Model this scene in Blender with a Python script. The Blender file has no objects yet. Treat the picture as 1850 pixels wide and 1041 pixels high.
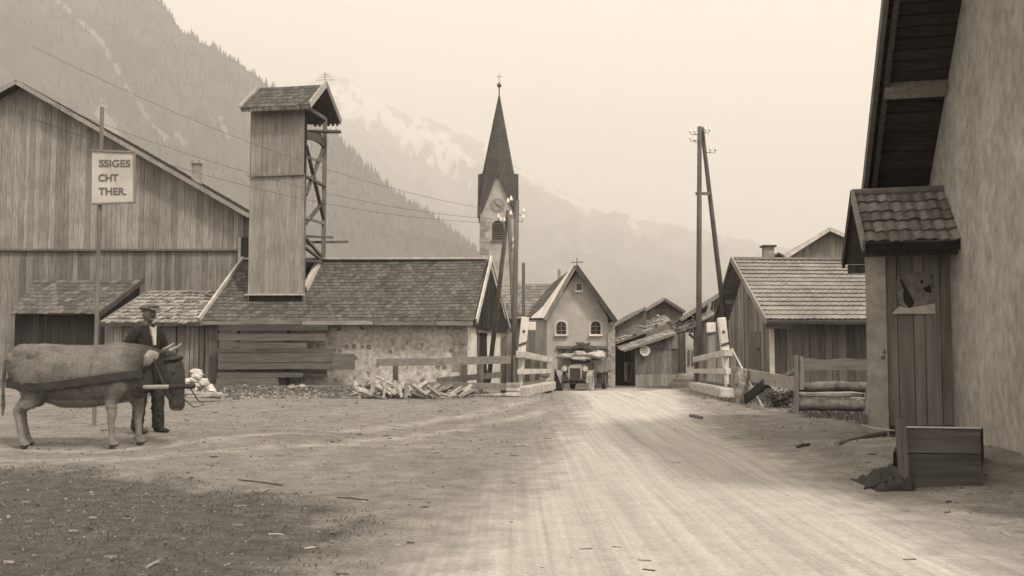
import bpy, math, random
from mathutils import Vector, Matrix, noise
random.seed(7)
SC = bpy.context.scene
COL = SC.collection
V = Vector
# ------------------------------------------------------------------ camera
CAM_H = 1.3
F_PX = 1810.0
PITCH = math.atan(114.5 / F_PX)
cd = bpy.data.cameras.new("camera")
cd.sensor_width = 36.0
cd.lens = 36.0 * F_PX / 1850.0
cd.clip_start = 0.1
cd.clip_end = 40000.0
cam = bpy.data.objects.new("camera", cd)
COL.objects.link(cam)
cam.location = (0, 0, CAM_H)
cam.rotation_euler = (math.pi / 2 + PITCH, 0, 0)
SC.camera = cam
# ------------------------------------------------------------------ world and sun
SUN_AZ, SUN_EL = math.radians(142), math.radians(52)      # from the right, behind the photographer
w = bpy.data.worlds.new("World")
SC.world = w
w.use_nodes = True
nt = w.node_tree
nt.nodes.clear()
sky = nt.nodes.new("ShaderNodeTexSky")
sky.sky_type = 'NISHITA'
sky.sun_disc = False
sky.sun_elevation = SUN_EL
sky.sun_rotation = SUN_AZ
sky.dust_density = 6.0
sky.air_density = 1.5
bw = nt.nodes.new("ShaderNodeRGBToBW")
pw = nt.nodes.new("ShaderNodeMath"); pw.operation = 'POWER'; pw.inputs[1].default_value = 0.22
ml = nt.nodes.new("ShaderNodeMath"); ml.operation = 'MULTIPLY'; ml.inputs[1].default_value = 11.2
# faint uneven veil of high cloud
tc = nt.nodes.new("ShaderNodeTexCoord")
nz = nt.nodes.new("ShaderNodeTexNoise"); nz.inputs['Scale'].default_value = 1.6; nz.inputs['Detail'].default_value = 5
mr = nt.nodes.new("ShaderNodeMapRange"); mr.inputs[1].default_value = .3; mr.inputs[2].default_value = .7; mr.inputs[3].default_value = .93; mr.inputs[4].default_value = 1.03
m2 = nt.nodes.new("ShaderNodeMath"); m2.operation = 'MULTIPLY'
tint = nt.nodes.new("ShaderNodeMix"); tint.data_type = 'RGBA'; tint.blend_type = 'MULTIPLY'; tint.inputs[0].default_value = 1.0
tint.inputs[7].default_value = (1.0, .882, .755, 1)
bg = nt.nodes.new("ShaderNodeBackground"); bg.inputs[1].default_value = 0.1
wo = nt.nodes.new("ShaderNodeOutputWorld")
L = nt.links.new
L(sky.outputs[0], bw.inputs[0]); L(bw.outputs[0], pw.inputs[0]); L(pw.outputs[0], ml.inputs[0])
L(tc.outputs['Generated'], nz.inputs['Vector']); L(nz.outputs[0], mr.inputs[0])
L(ml.outputs[0], m2.inputs[0]); L(mr.outputs[0], m2.inputs[1])
L(m2.outputs[0], tint.inputs[6]); L(tint.outputs[2], bg.inputs[0]); L(bg.outputs[0], wo.inputs[0])
sd = bpy.data.lights.new("sun", 'SUN')
sd.energy = 2.7
sd.angle = math.radians(7)
sd.color = (1.0, .91, .79)
sun = bpy.data.objects.new("sun", sd)
COL.objects.link(sun)
sdir = V((math.sin(SUN_AZ) * math.cos(SUN_EL), math.cos(SUN_AZ) * math.cos(SUN_EL), math.sin(SUN_EL)))
sun.rotation_euler = sdir.to_track_quat('Z', 'Y').to_euler()
sun.location = sdir * 60
SC.view_settings.view_transform = 'Standard'
SC.view_settings.look = 'None'
SC.view_settings.exposure = 0.0
SC.view_settings.gamma = 1.0
SC.render.engine = 'CYCLES'
SC.cycles.max_bounces = 6
SC.cycles.diffuse_bounces = 3
SC.cycles.volume_bounces = 4
SC.cycles.transparent_max_bounces = 8
SC.render.filter_size = 2.0
SC.cycles.use_denoising = True

def P(px, py, Y):
    """World point at depth Y seen at pixel (px, py) of the 1850 px wide photograph."""
    dx = (px - 925.0) / F_PX
    dy = (520.5 - py) / F_PX
    ca, sa = math.cos(PITCH), math.sin(PITCH)
    yy = ca - dy * sa
    zz = sa + dy * ca
    t = Y / yy
    return V((dx * t, Y, CAM_H + zz * t))
def PX(px, Y): return (px - 925.0) / F_PX * Y
def PZ(py, Y): return P(925, py, Y).z

# ------------------------------------------------------------------ helpers
def setp(o, label=None, cat=None, group=None, kind=None):
    if label: o['label'] = label
    if cat: o['category'] = cat
    if group: o['group'] = group
    if kind: o['kind'] = kind
    return o
def wloc(o):
    l = V((0, 0, 0))
    while o is not None:
        l += o.location
        o = o.parent
    return l
def thing(name, loc, label, cat, group=None):
    o = bpy.data.objects.new(name, None)
    o.empty_display_size = .3
    COL.objects.link(o)
    o.location = loc
    return setp(o, label, cat, group)

class MB:
    def __init__(s):
        s.v = []; s.f = []; s.r = []
    def add(s, vs, fs, r=None):
        if r is None: r = random.random()
        n = len(s.v)
        s.v += [V(p) for p in vs]
        s.f += [tuple(i + n for i in f) for f in fs]
        s.r += [r] * len(fs)
    def para(s, o, a, b, c, r=None):
        o, a, b, c = V(o), V(a), V(b), V(c)
        vs = [o, o + a, o + a + b, o + b, o + c, o + a + c, o + a + b + c, o + b + c]
        fs = [(0, 3, 2, 1), (4, 5, 6, 7), (0, 1, 5, 4), (1, 2, 6, 5), (2, 3, 7, 6), (3, 0, 4, 7)]
        if a.cross(b).dot(c) < 0: fs = [f[::-1] for f in fs]
        s.add(vs, fs, r)
    def box(s, x0, x1, y0, y1, z0, z1, r=None):
        s.para((x0, y0, z0), (x1 - x0, 0, 0), (0, y1 - y0, 0), (0, 0, z1 - z0), r)
    def hexa(s, bot, top, r=None):
        """bot and top: four points each, same winding."""
        fs = [(0, 3, 2, 1), (4, 5, 6, 7), (0, 1, 5, 4), (1, 2, 6, 5), (2, 3, 7, 6), (3, 0, 4, 7)]
        b = [V(p) for p in bot]; t = [V(p) for p in top]
        if (b[1] - b[0]).cross(b[3] - b[0]).dot(t[0] - b[0]) < 0: fs = [f[::-1] for f in fs]
        s.add(b + t, fs, r)
    def beam(s, p, q, w, h, up=(0, 0, 1), r=None):
        p, q, up = V(p), V(q), V(up)
        d = q - p
        side = d.cross(up)
        if side.length < 1e-6: side = d.cross(V((1, 0, 0)))
        side.normalize()
        u = side.cross(d).normalized()
        s.para(p - side * w / 2 - u * h / 2, d, side * w, u * h, r)
    def prism(s, poly, vec, r=None):
        poly = [V(p) for p in poly]; vec = V(vec); n = len(poly)
        nn = V((0, 0, 0))
        for i in range(n): nn += poly[i].cross(poly[(i + 1) % n])
        if nn.dot(vec) > 0: poly = poly[::-1]
        vs = poly + [p + vec for p in poly]
        fs = [tuple(range(n)), tuple(range(2 * n - 1, n - 1, -1))]
        for i in range(n):
            j = (i + 1) % n
            fs.append((j, i, i + n, j + n))
        s.add(vs, fs, r)
    def tube(s, pts, rad, n=8, side=None, r=None, jit=0.0):
        """rad: number, list, or list of (ra, rb); ra along side, rb across."""
        pts = [V(p) for p in pts]; m = len(pts)
        if not isinstance(rad, (list, tuple)): rad = [rad] * m
        rad = [(q, q) if not isinstance(q, (list, tuple)) else q for q in rad]
        sd_ = V(side) if side is not None else None
        vs = []
        prev = None
        for i in range(m):
            d = (pts[min(i + 1, m - 1)] - pts[max(i - 1, 0)]).normalized()
            ref = sd_ if sd_ is not None else (prev if prev is not None else (V((0, 0, 1)) if abs(d.z) < .9 else V((1, 0, 0))))
            a = (ref - d * ref.dot(d))
            if a.length < 1e-5: a = d.orthogonal()
            a.normalize(); prev = a
            b = d.cross(a)
            for k in range(n):
                t = 2 * math.pi * k / n
                j = 1 + random.uniform(-jit, jit)
                vs.append(pts[i] + (a * math.cos(t) * rad[i][0] + b * math.sin(t) * rad[i][1]) * j)
        fs = []
        for i in range(m - 1):
            for k in range(n):
                k2 = (k + 1) % n
                fs.append((i * n + k, i * n + k2, (i + 1) * n + k2, (i + 1) * n + k))
        fs.append(tuple(range(n))[::-1]); fs.append(tuple(range((m - 1) * n, m * n)))
        s.add(vs, fs, r)
    def ball(s, c, rx, ry=None, rz=None, nu=12, nv=8, r=None, jit=0, rot=None):
        ry = ry or rx; rz = rz or rx; c = V(c)
        rot = rot or Matrix.Identity(3)
        vs = [c + rot @ V((0, 0, rz))]
        for j in range(1, nv):
            ph = math.pi * j / nv
            for i in range(nu):
                t = 2 * math.pi * i / nu; q = 1 + random.uniform(-jit, jit)
                vs.append(c + rot @ V((rx * math.sin(ph) * math.cos(t) * q, ry * math.sin(ph) * math.sin(t) * q, rz * math.cos(ph) * q)))
        vs.append(c + rot @ V((0, 0, -rz)))
        fs = []
        for i in range(nu): fs.append((0, 1 + i, 1 + (i + 1) % nu))
        for j in range(nv - 2):
            for i in range(nu):
                a = 1 + j * nu; b = a + nu; i2 = (i + 1) % nu
                fs.append((a + i, b + i, b + i2, a + i2))
        e = len(vs) - 1; a = 1 + (nv - 2) * nu
        for i in range(nu): fs.append((e, a + (i + 1) % nu, a + i))
        s.add(vs, fs, r)
    def build(s, name, mat=None, parent=None, loc=None, smooth=False, bevel=0.0):
        base = wloc(parent) if parent is not None else V((0, 0, 0))
        o_loc = V((0, 0, 0))
        if loc is not None:
            o_loc = V(loc) - base
        off = base + o_loc
        me = bpy.data.meshes.new(name)
        me.from_pydata([tuple(p - off) for p in s.v], [], s.f)
        at = me.attributes.new('rnd', 'FLOAT', 'FACE')
        at.data.foreach_set('value', s.r)
        if smooth: me.polygons.foreach_set('use_smooth', [True] * len(me.polygons))
        me.update()
        o = bpy.data.objects.new(name, me)
        COL.objects.link(o)
        o.location = o_loc
        if parent is not None: o.parent = parent
        if mat is not None: me.materials.append(mat)
        if bevel > 0:
            b = o.modifiers.new('bevel', 'BEVEL'); b.width = bevel; b.segments = 2; b.limit_method = 'ANGLE'
        return o
def single(mb, name, mat, loc, label, cat, group=None, smooth=False, bevel=0.0):
    o = mb.build(name, mat, None, loc, smooth, bevel)
    return setp(o, label, cat, group)
def structure(mb, name, mat, smooth=False):
    o = mb.build(name, mat, None, None, smooth)
    o['kind'] = 'structure'
    return o
def fuse(mb, voxel, it=4, fac=.5):
    """Voxel-remesh overlapping lofts into one continuous skin; returns new mesh data."""
    me = bpy.data.meshes.new('tmp'); me.from_pydata([tuple(p) for p in mb.v], [], mb.f); me.update()
    o = bpy.data.objects.new('tmp', me); COL.objects.link(o)
    m = o.modifiers.new('r', 'REMESH'); m.mode = 'VOXEL'; m.voxel_size = voxel; m.use_smooth_shade = True
    q = o.modifiers.new('s', 'SMOOTH'); q.iterations = it; q.factor = fac
    dg = bpy.context.evaluated_depsgraph_get()
    out = bpy.data.meshes.new_from_object(o.evaluated_get(dg))
    bpy.data.objects.remove(o)
    return out
def put_mesh(me, name, mat, parent):
    o = bpy.data.objects.new(name, me); COL.objects.link(o)
    me.materials.clear(); me.materials.append(mat)
    me.polygons.foreach_set('use_smooth', [True] * len(me.polygons))
    if parent is not None: o.parent = parent
    return o

# ------------------------------------------------------------------ materials (sepia world: every surface is a warm grey)
def G(v, k=1.0): return (v, v * (1 - .045 * k), v * (1 - .115 * k), 1)
MATS = {}
def mat(name, lo, hi, scale=(6, 6, 6), rnd=.35, bump=.3, bscale=None, rough=.85, detail=6, spec=.25, contrast=1.0, obj=True, spots=None, metal=0):
    """Noise between lo and hi, times a per-piece value from the 'rnd' attribute; spots=(scale, threshold, value)."""
    if name in MATS: return MATS[name]
    m = bpy.data.materials.new(name); m.use_nodes = True
    t = m.node_tree; n = t.nodes; l = t.links.new
    b = n['Principled BSDF']
    b.inputs['Roughness'].default_value = rough
    b.inputs['Specular IOR Level'].default_value = spec
    b.inputs['Metallic'].default_value = metal
    co = n.new('ShaderNodeTexCoord')
    geo = n.new('ShaderNodeAttribute'); geo.attribute_name = 'rnd'
    mp = n.new('ShaderNodeMapping'); mp.inputs['Scale'].default_value = scale
    # shift the pattern from piece to piece
    cb = n.new('ShaderNodeCombineXYZ'); mu = n.new('ShaderNodeMath'); mu.operation = 'MULTIPLY'; mu.inputs[1].default_value = 37.0
    l(geo.outputs['Fac'], mu.inputs[0])
    for i in range(3): l(mu.outputs[0], cb.inputs[i])
    ad = n.new('ShaderNodeVectorMath'); ad.operation = 'ADD'
    l(co.outputs['Object' if obj else 'Generated'], mp.inputs[0]); l(mp.outputs[0], ad.inputs[0]); l(cb.outputs[0], ad.inputs[1])
    nz = n.new('ShaderNodeTexNoise'); nz.inputs['Scale'].default_value = 1.0; nz.inputs['Detail'].default_value = detail; nz.inputs['Roughness'].default_value = .62
    l(ad.outputs[0], nz.inputs['Vector'])
    r = n.new('ShaderNodeMapRange'); r.inputs[1].default_value = .5 - .22 / contrast; r.inputs[2].default_value = .5 + .22 / contrast
    l(nz.outputs[0], r.inputs[0])
    # second, broader unevenness
    nz2 = n.new('ShaderNodeTexNoise'); nz2.inputs['Scale'].default_value = .9; nz2.inputs['Detail'].default_value = 3
    l(co.outputs['Object' if obj else 'Generated'], nz2.inputs['Vector'])
    mx = n.new('ShaderNodeMix'); mx.data_type = 'RGBA'; mx.inputs[6].default_value = G(lo); mx.inputs[7].default_value = G(hi)
    l(r.outputs[0], mx.inputs[0])
    k = n.new('ShaderNodeMapRange'); k.inputs[3].default_value = 1 - rnd; k.inputs[4].default_value = 1 + rnd
    l(geo.outputs['Fac'], k.inputs[0])
    k2 = n.new('ShaderNodeMapRange'); k2.inputs[1].default_value = .3; k2.inputs[2].default_value = .7; k2.inputs[3].default_value = .82; k2.inputs[4].default_value = 1.15
    l(nz2.outputs[0], k2.inputs[0])
    kk = n.new('ShaderNodeMath'); kk.operation = 'MULTIPLY'; l(k.outputs[0], kk.inputs[0]); l(k2.outputs[0], kk.inputs[1])
    vm = n.new('ShaderNodeVectorMath'); vm.operation = 'SCALE'; l(mx.outputs[2], vm.inputs[0]); l(kk.outputs[0], vm.inputs['Scale'])
    last = vm.outputs[0]
    if spots:
        vo = n.new('ShaderNodeTexVoronoi'); vo.inputs['Scale'].default_value = spots[0]; vo.inputs['Randomness'].default_value = 1
        wv = n.new('ShaderNodeVectorMath'); wv.operation = 'ADD'
        wn = n.new('ShaderNodeTexNoise'); wn.inputs['Scale'].default_value = spots[0] * 1.5; l(co.outputs['Object'], wn.inputs['Vector'])
        ws = n.new('ShaderNodeVectorMath'); ws.operation = 'SCALE'; ws.inputs['Scale'].default_value = .55 / spots[0]; l(wn.outputs['Color'], ws.inputs[0])
        l(co.outputs['Object'], wv.inputs[0]); l(ws.outputs[0], wv.inputs[1]); l(wv.outputs[0], vo.inputs['Vector'])
        sp = n.new('ShaderNodeSeparateColor'); l(vo.outputs['Color'], sp.inputs[0])
        g1 = n.new('ShaderNodeMath'); g1.operation = 'LESS_THAN'; g1.inputs[1].default_value = spots[1]; l(sp.outputs[0], g1.inputs[0])
        g2 = n.new('ShaderNodeMapRange'); g2.inputs[1].default_value = .42; g2.inputs[2].default_value = .30; l(vo.outputs['Distance'], g2.inputs[0])
        g3 = n.new('ShaderNodeMath'); g3.operation = 'MULTIPLY'; l(g1.outputs[0], g3.inputs[0]); l(g2.outputs[0], g3.inputs[1])
        m3 = n.new('ShaderNodeMix'); m3.data_type = 'RGBA'; l(g3.outputs[0], m3.inputs[0]); l(last, m3.inputs[6]); m3.inputs[7].default_value = G(spots[2])
        last = m3.outputs[2]
    l(last, b.inputs['Base Color'])
    if bump > 0:
        bp = n.new('ShaderNodeBump'); bp.inputs['Strength'].default_value = bump; bp.inputs['Distance'].default_value = .02
        l(nz.outputs[0], bp.inputs['Height']); l(bp.outputs[0], b.inputs['Normal'])
    MATS[name] = m
    return m
W_LIGHT = mat('weathered_board', .15, .31, (16, 16, 1.6), .22, .5)
W_MID = mat('grey_board', .10, .22, (16, 16, 1.4), .3, .5)
W_DARK = mat('brown_board', .05, .135, (16, 16, 1.0), .4, .5)
W_BLACK = mat('old_dark_board', .014, .038, (16, 16, 1.0), .4, .4)
W_HOR = mat('level_board', .10, .25, (1.1, 14, 14), .4, .5)
W_HORD = mat('level_board_dark', .045, .13, (1.1, 14, 14), .45, .5)
W_TRIM = mat('pale_trim', .32, .55, (5, 5, 5), .15, .3)
W_LOG = mat('bark_log', .07, .20, (5, 5, 5), .3, .8, contrast=1.4)
W_FRESH = mat('split_wood', .18, .48, (9, 9, 9), .35, .4)
SLATE = mat('slate', .06, .115, (5, 5, 5), .32, .3)
SHINGLE = mat('wood_shingle', .17, .34, (9, 9, 9), .35, .5)
TILE = mat('clay_tile', .14, .25, (7, 7, 7), .28, .4)
TILE_D = mat('dull_clay_tile', .085, .17, (7, 7, 7), .3, .4)
PLASTER_ST = mat('rubble_plaster', .24, .52, (6, 6, 6), .05, 1.0, spots=(3.6, .30, .17), contrast=1.3)
PLASTER = mat('lime_plaster', .33, .43, (1.6, 1.6, 1.6), .05, .3)
PLASTER_W = mat('pale_plaster', .42, .6, (2.5, 2.5, 2.5), .08, .4)
STONE = mat('stone_block', .24, .46, (6, 6, 6), .3, .7)
STONE_D = mat('quoin_stone', .14, .30, (6, 6, 6), .3, .7)
WHITE = mat('white_paint', .50, .72, (3, 3, 3), .06, .3, spots=(7, .06, .2))
WHITE_OLD = mat('worn_white_paint', .30, .60, (4, 4, 4), .08, .4, spots=(6, .22, .2))
IRON = mat('iron', .03, .06, (8, 8, 8), .2, .2, rough=.5, spec=.5)
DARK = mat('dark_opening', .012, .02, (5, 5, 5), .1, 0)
GLASS = mat('window_glass', .02, .035, (3, 3, 3), .1, .05, rough=.12, spec=.6)
PORCEL = mat('porcelain', .65, .8, (5, 5, 5), .1, 0, rough=.3, spec=.5)
def lv(z, a=.5):
    return z

# ------------------------------------------------------------------ ground
CP = [(0, 0, 0), (0, 6, 0), (1.5, 10, 0), (-3, 8, 0), (4, 6, 0), (-5.0, 13, .08), (-4.6, 14.3, .155), (-8, 14, .12), (0, 15, .03), (2.5, 15, .03), (2.2, 20, .08),
      (0.2, 25, .2), (5.4, 25, .15), (2.8, 25, .14), (3, 30, .0), (3.1, 35, -.17), (1.0, 32, 0), (6, 33, .04), (3, 40, -.36), (3, 46, -.55), (3, 54, -.62), (6, 58, -.66), (10, 55, -.6),
      (-6, 36, .07), (-10, 38, .1), (-12, 30, .1), (-2, 36, .05), (-8, 25, .12), (-3, 24, .14), (9, 33, .17), (7.5, 31, .15), (6.5, 19.5, .06), (5.5, 15.2, 0), (3.9, 9, 0), (14, 40, 0),
      (-3, 45, -.2), (-14, 50, 0), (14, 14, .05), (-14, 5, 0), (14, 3, 0), (-2, 29, .1), (4.2, 12, .05)]
def ground(x, y):
    sw = sz = 0
    for a, b, c in CP:
        d = (x - a) ** 2 + (y - b) ** 2 + .6
        q = 1 / (d * d)
        sw += q; sz += q * c
    z = sz / sw
    r = math.hypot(x, y - 20)
    if r > 60: z = z * max(0, 1 - (r - 60) / 60) + -.7 * min(1, (r - 60) / 60)
    n = noise.noise(V((x * .45, y * .45, 0))) * .035 + noise.noise(V((x * 1.7, y * 1.7, 3))) * .012
    k = 1 if 1.5 < abs(x) or y > 2 else .3
    # heap of gravel near the bin
    z += .20 * math.exp(-(((x - 4.9) / 1.1) ** 2 + ((y - 12.0) / 1.8) ** 2))
    return z + n * k * (1 if r < 60 else 0)
def PG(px, py):
    Y = 15.0
    for _ in range(30):
        q = P(px, py, Y)
        g = ground(q.x, q.y)
        den = (CAM_H - g); sl = (CAM_H - q.z) / Y
        Y = .5 * Y + .5 * den / max(sl, 1e-4)
    q = P(px, py, Y)
    return V((q.x, q.y, ground(q.x, q.y)))
def inpoly(x, y, poly):
    c = False; n = len(poly); j = n - 1
    for i in range(n):
        xi, yi = poly[i]; xj, yj = poly[j]
        if (yi > y) != (yj > y) and x < (xj - xi) * (y - yi) / (yj - yi) + xi: c = not c
        j = i
    return c
def pdist(x, y, poly):
    best = 1e9; n = len(poly)
    for i in range(n):
        ax, ay = poly[i]; bx, by = poly[(i + 1) % n]
        dx, dy = bx - ax, by - ay
        t = max(0, min(1, ((x - ax) * dx + (y - ay) * dy) / (dx * dx + dy * dy + 1e-9)))
        best = min(best, math.hypot(x - ax - t * dx, y - ay - t * dy))
    return best if inpoly(x, y, poly) else -best
# dark turf and dirt patches, in metres on the ground
TURF = [[(-14, 10.7), (-4.6, 10.9), (-3.0, 9.8), (-1.9, 9.2), (-1.1, 8.0), (-.75, 7), (-.9, 6.2), (-1.3, 4.8), (-1.6, 2.5), (-14, 2)],
        [(4.6, 24.5), (5.6, 21.5), (5.5, 18.5), (6.2, 16.6), (8.0, 16.4), (9.5, 18), (9.5, 24), (6.5, 26)],
        [(-11, 26.5), (-3.5, 24.6), (-1.2, 24.0), (0, 24.2), (.1, 25.5), (-1.5, 34), (-11, 36)]]
ROAD = [(-1.3, -3), (-.9, 5), (-.1, 10), (.75, 17), (1.3, 23), (1.5, 30), (1.6, 38), (1.4, 46), (1.5, 50), (3.2, 52), (7.2, 52), (8, 46), (6.3, 38), (5.5, 32), (4.8, 26), (4.1, 22), (3.5, 15), (3.5, 12), (3.3, 9), (3.2, 6), (3.4, -3)]
TRACKS = [[(-9, 12.3), (-5.0, 12.6), (-2.8, 14.5), (-.9, 19), (.6, 24)], [(-9, 11.4), (-4.5, 11.4), (-2.2, 13.2), (-.4, 17.5), (1.2, 22)], [(3.0, 8.0), (4.4, 9.6), (4.9, 12), (4.2, 14)]]
def trackdist(x, y):
    best = 9
    for k, tr in enumerate(TRACKS):
        for (ax, ay), (bx, by) in zip(tr, tr[1:]):
            dx, dy = bx - ax, by - ay
            t = max(0, min(1, ((x - ax) * dx + (y - ay) * dy) / (dx * dx + dy * dy)))
            best = min(best, math.hypot(x - ax - t * dx, y - ay - t * dy) * (1 if k < 2 else .35))
    return best
def axis(lo, hi, step, far, grow):
    a = [lo + i * step for i in range(int((hi - lo) / step) + 1)]
    s = step; x = a[-1]
    while x < far: s *= grow; x += s; a.append(x)
    s = step; x = a[0]; pre = []
    while x > -far: s *= grow; x -= s; pre.append(x)
    return pre[::-1] + a
XS = axis(-13, 13, .22, 15000, 1.22)
YS = axis(1, 58, .25, 15000, 1.22)
def build_ground():
    nx, ny = len(XS), len(YS)
    vs = []; turf = []; road = []; track = []
    for y in YS:
        for x in XS:
            far = abs(x) > 300 or abs(y) > 300
            z = -.7 if far else ground(x, y)
            vs.append((x, y, z))
            t = 0
            if abs(x) < 16 and 0 < y < 60:
                wob = noise.noise(V((x * 1.1, y * 1.1, 7))) * .5 + noise.noise(V((x * 4, y * 4, 9))) * .25
                for p in TURF:
                    d = pdist(x, y, p) + wob
                    t = max(t, min(1, max(0, d / 1.3 + .35)))
                if y > 34 and (x < 1 or x > 7): t = max(t, .5)
                road.append(min(1, max(0, (pdist(x, y, ROAD) + wob * .35) / 1.5 + .45)))
                track.append(max(0, 1 - trackdist(x, y) / .42))
            else:
                t = .6; road.append(0); track.append(0)
            turf.append(t)
    fs = [(j * nx + i, j * nx + i + 1, (j + 1) * nx + i + 1, (j + 1) * nx + i) for j in range(ny - 1) for i in range(nx - 1)]
    me = bpy.data.meshes.new('ground'); me.from_pydata(vs, [], fs)
    a = me.attributes.new('turf', 'FLOAT', 'POINT'); a.data.foreach_set('value', turf)
    a = me.attributes.new('track', 'FLOAT', 'POINT'); a.data.foreach_set('value', track)
    me.polygons.foreach_set('use_smooth', [True] * len(me.polygons))
    o = bpy.data.objects.new('ground', me); COL.objects.link(o); o['kind'] = 'structure'
    # road sheet: the same cells, a few millimetres up
    keep = [f for f in fs if max(road[i] for i in f) > 0]
    idx = {}; rv = []; rf = []; rr = []
    for f in keep:
        g = []
        for i in f:
            if i not in idx:
                idx[i] = len(rv); x, y, z = vs[i]; rv.append((x, y, z + .008)); rr.append(road[i])
            g.append(idx[i])
        rf.append(g)
    me2 = bpy.data.meshes.new('road'); me2.from_pydata(rv, [], rf)
    a = me2.attributes.new('edge', 'FLOAT', 'POINT'); a.data.foreach_set('value', rr)
    me2.polygons.foreach_set('use_smooth', [True] * len(me2.polygons))
    r = bpy.data.objects.new('road', me2); COL.objects.link(r); r['kind'] = 'structure'
    for ob, isroad in ((o, False), (r, True)):
        m = bpy.data.materials.new('packed_dirt' if not isroad else 'dusty_road'); m.use_nodes = True
        t = m.node_tree; n = t.nodes; l = t.links.new; b = n['Principled BSDF']
        b.inputs['Roughness'].default_value = .95; b.inputs['Specular IOR Level'].default_value = .15
        co = n.new('ShaderNodeTexCoord')
        def nzs(scale, det=8, vec=None, ro=.65):
            q = n.new('ShaderNodeTexNoise'); q.inputs['Scale'].default_value = scale; q.inputs['Detail'].default_value = det; q.inputs['Roughness'].default_value = ro
            l(vec if vec is not None else co.outputs['Object'], q.inputs['Vector']); return q.outputs[0]
        def rng(s_, a0, a1, b0, b1):
            q = n.new('ShaderNodeMapRange'); q.inputs[1].default_value = a0; q.inputs[2].default_value = a1; q.inputs[3].default_value = b0; q.inputs[4].default_value = b1
            l(s_, q.inputs[0]); return q.outputs[0]
        def mth(op, a_, b_):
            q = n.new('ShaderNodeMath'); q.operation = op
            for i, s_ in enumerate((a_, b_)):
                if isinstance(s_, (int, float)): q.inputs[i].default_value = s_
                else: l(s_, q.inputs[i])
            return q.outputs[0]
        mp = n.new('ShaderNodeMapping'); mp.inputs['Rotation'].default_value = (0, 0, math.radians(5.3))
        mp.inputs['Scale'].default_value = (4.2, .04, 1); l(co.outputs['Object'], mp.inputs[0])
        streak = nzs(1.0, 4, mp.outputs[0], .55)
        mp2 = n.new('ShaderNodeMapping'); mp2.inputs['Rotation'].default_value = (0, 0, math.radians(5.3))
        mp2.inputs['Scale'].default_value = (12, .16, 1); l(co.outputs['Object'], mp2.inputs[0])
        fine = nzs(1.0, 3, mp2.outputs[0], .6)
        grit = nzs(30, 8, None, .8); mid = nzs(3.2, 6); big = nzs(.5, 3)
        if isroad:
            v = mth('MULTIPLY', rng(streak, .3, .7, .38, .485), rng(fine, .3, .7, .84, 1.12))
            v = mth('MULTIPLY', v, rng(grit, .35, .65, .80, 1.18))
            v = mth('MULTIPLY', v, rng(mid, .3, .7, .9, 1.08))
            h = mth('ADD', mth('MULTIPLY', streak, 2.0), mth('MULTIPLY', grit, .4))
            at = n.new('ShaderNodeAttribute'); at.attribute_name = 'edge'
            al = mth('ADD', at.outputs['Fac'], rng(mid, .3, .7, -.10, .10))
            al = rng(al, .15, .85, 0, 1)
            l(al, b.inputs['Alpha'])
        else:
            v = mth('MULTIPLY', rng(mid, .3, .7, .15, .27), rng(grit, .35, .65, .6, 1.38))
            v = mth('MULTIPLY', v, rng(big, .3, .7, .85, 1.12))
            at = n.new('ShaderNodeAttribute'); at.attribute_name = 'turf'
            tv = mth('MULTIPLY', rng(nzs(6, 8), .3, .7, .055, .13), rng(grit, .35, .65, .6, 1.4))
            mk = rng(mth('ADD', at.outputs['Fac'], rng(nzs(2.3, 6), .3, .7, -.35, .35)), .3, .75, 0, 1)
            mm = n.new('ShaderNodeMix'); mm.data_type = 'FLOAT'; l(mk, mm.inputs[0]); l(v, mm.inputs[2]); l(tv, mm.inputs[3])
            tk_ = n.new('ShaderNodeAttribute'); tk_.attribute_name = 'track'
            v = mth('MULTIPLY', mm.outputs[0], mth('ADD', 1.0, mth('MULTIPLY', rng(mth('MULTIPLY', tk_.outputs['Fac'], rng(mid, .3, .7, .5, 1.3)), .15, .9, 0, 1), .42)))
            h = mth('ADD', mth('MULTIPLY', mid, 1.2), mth('MULTIPLY', grit, .6))
        cc = n.new('ShaderNodeCombineColor'); l(v, cc.inputs[0]); l(mth('MULTIPLY', v, .955), cc.inputs[1]); l(mth('MULTIPLY', v, .885), cc.inputs[2])
        l(cc.outputs[0], b.inputs['Base Color'])
        bp = n.new('ShaderNodeBump'); bp.inputs['Strength'].default_value = .8; bp.inputs['Distance'].default_value = .04
        l(h, bp.inputs['Height']); l(bp.outputs[0], b.inputs['Normal'])
        ob.data.materials.append(m)
build_ground()

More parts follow.
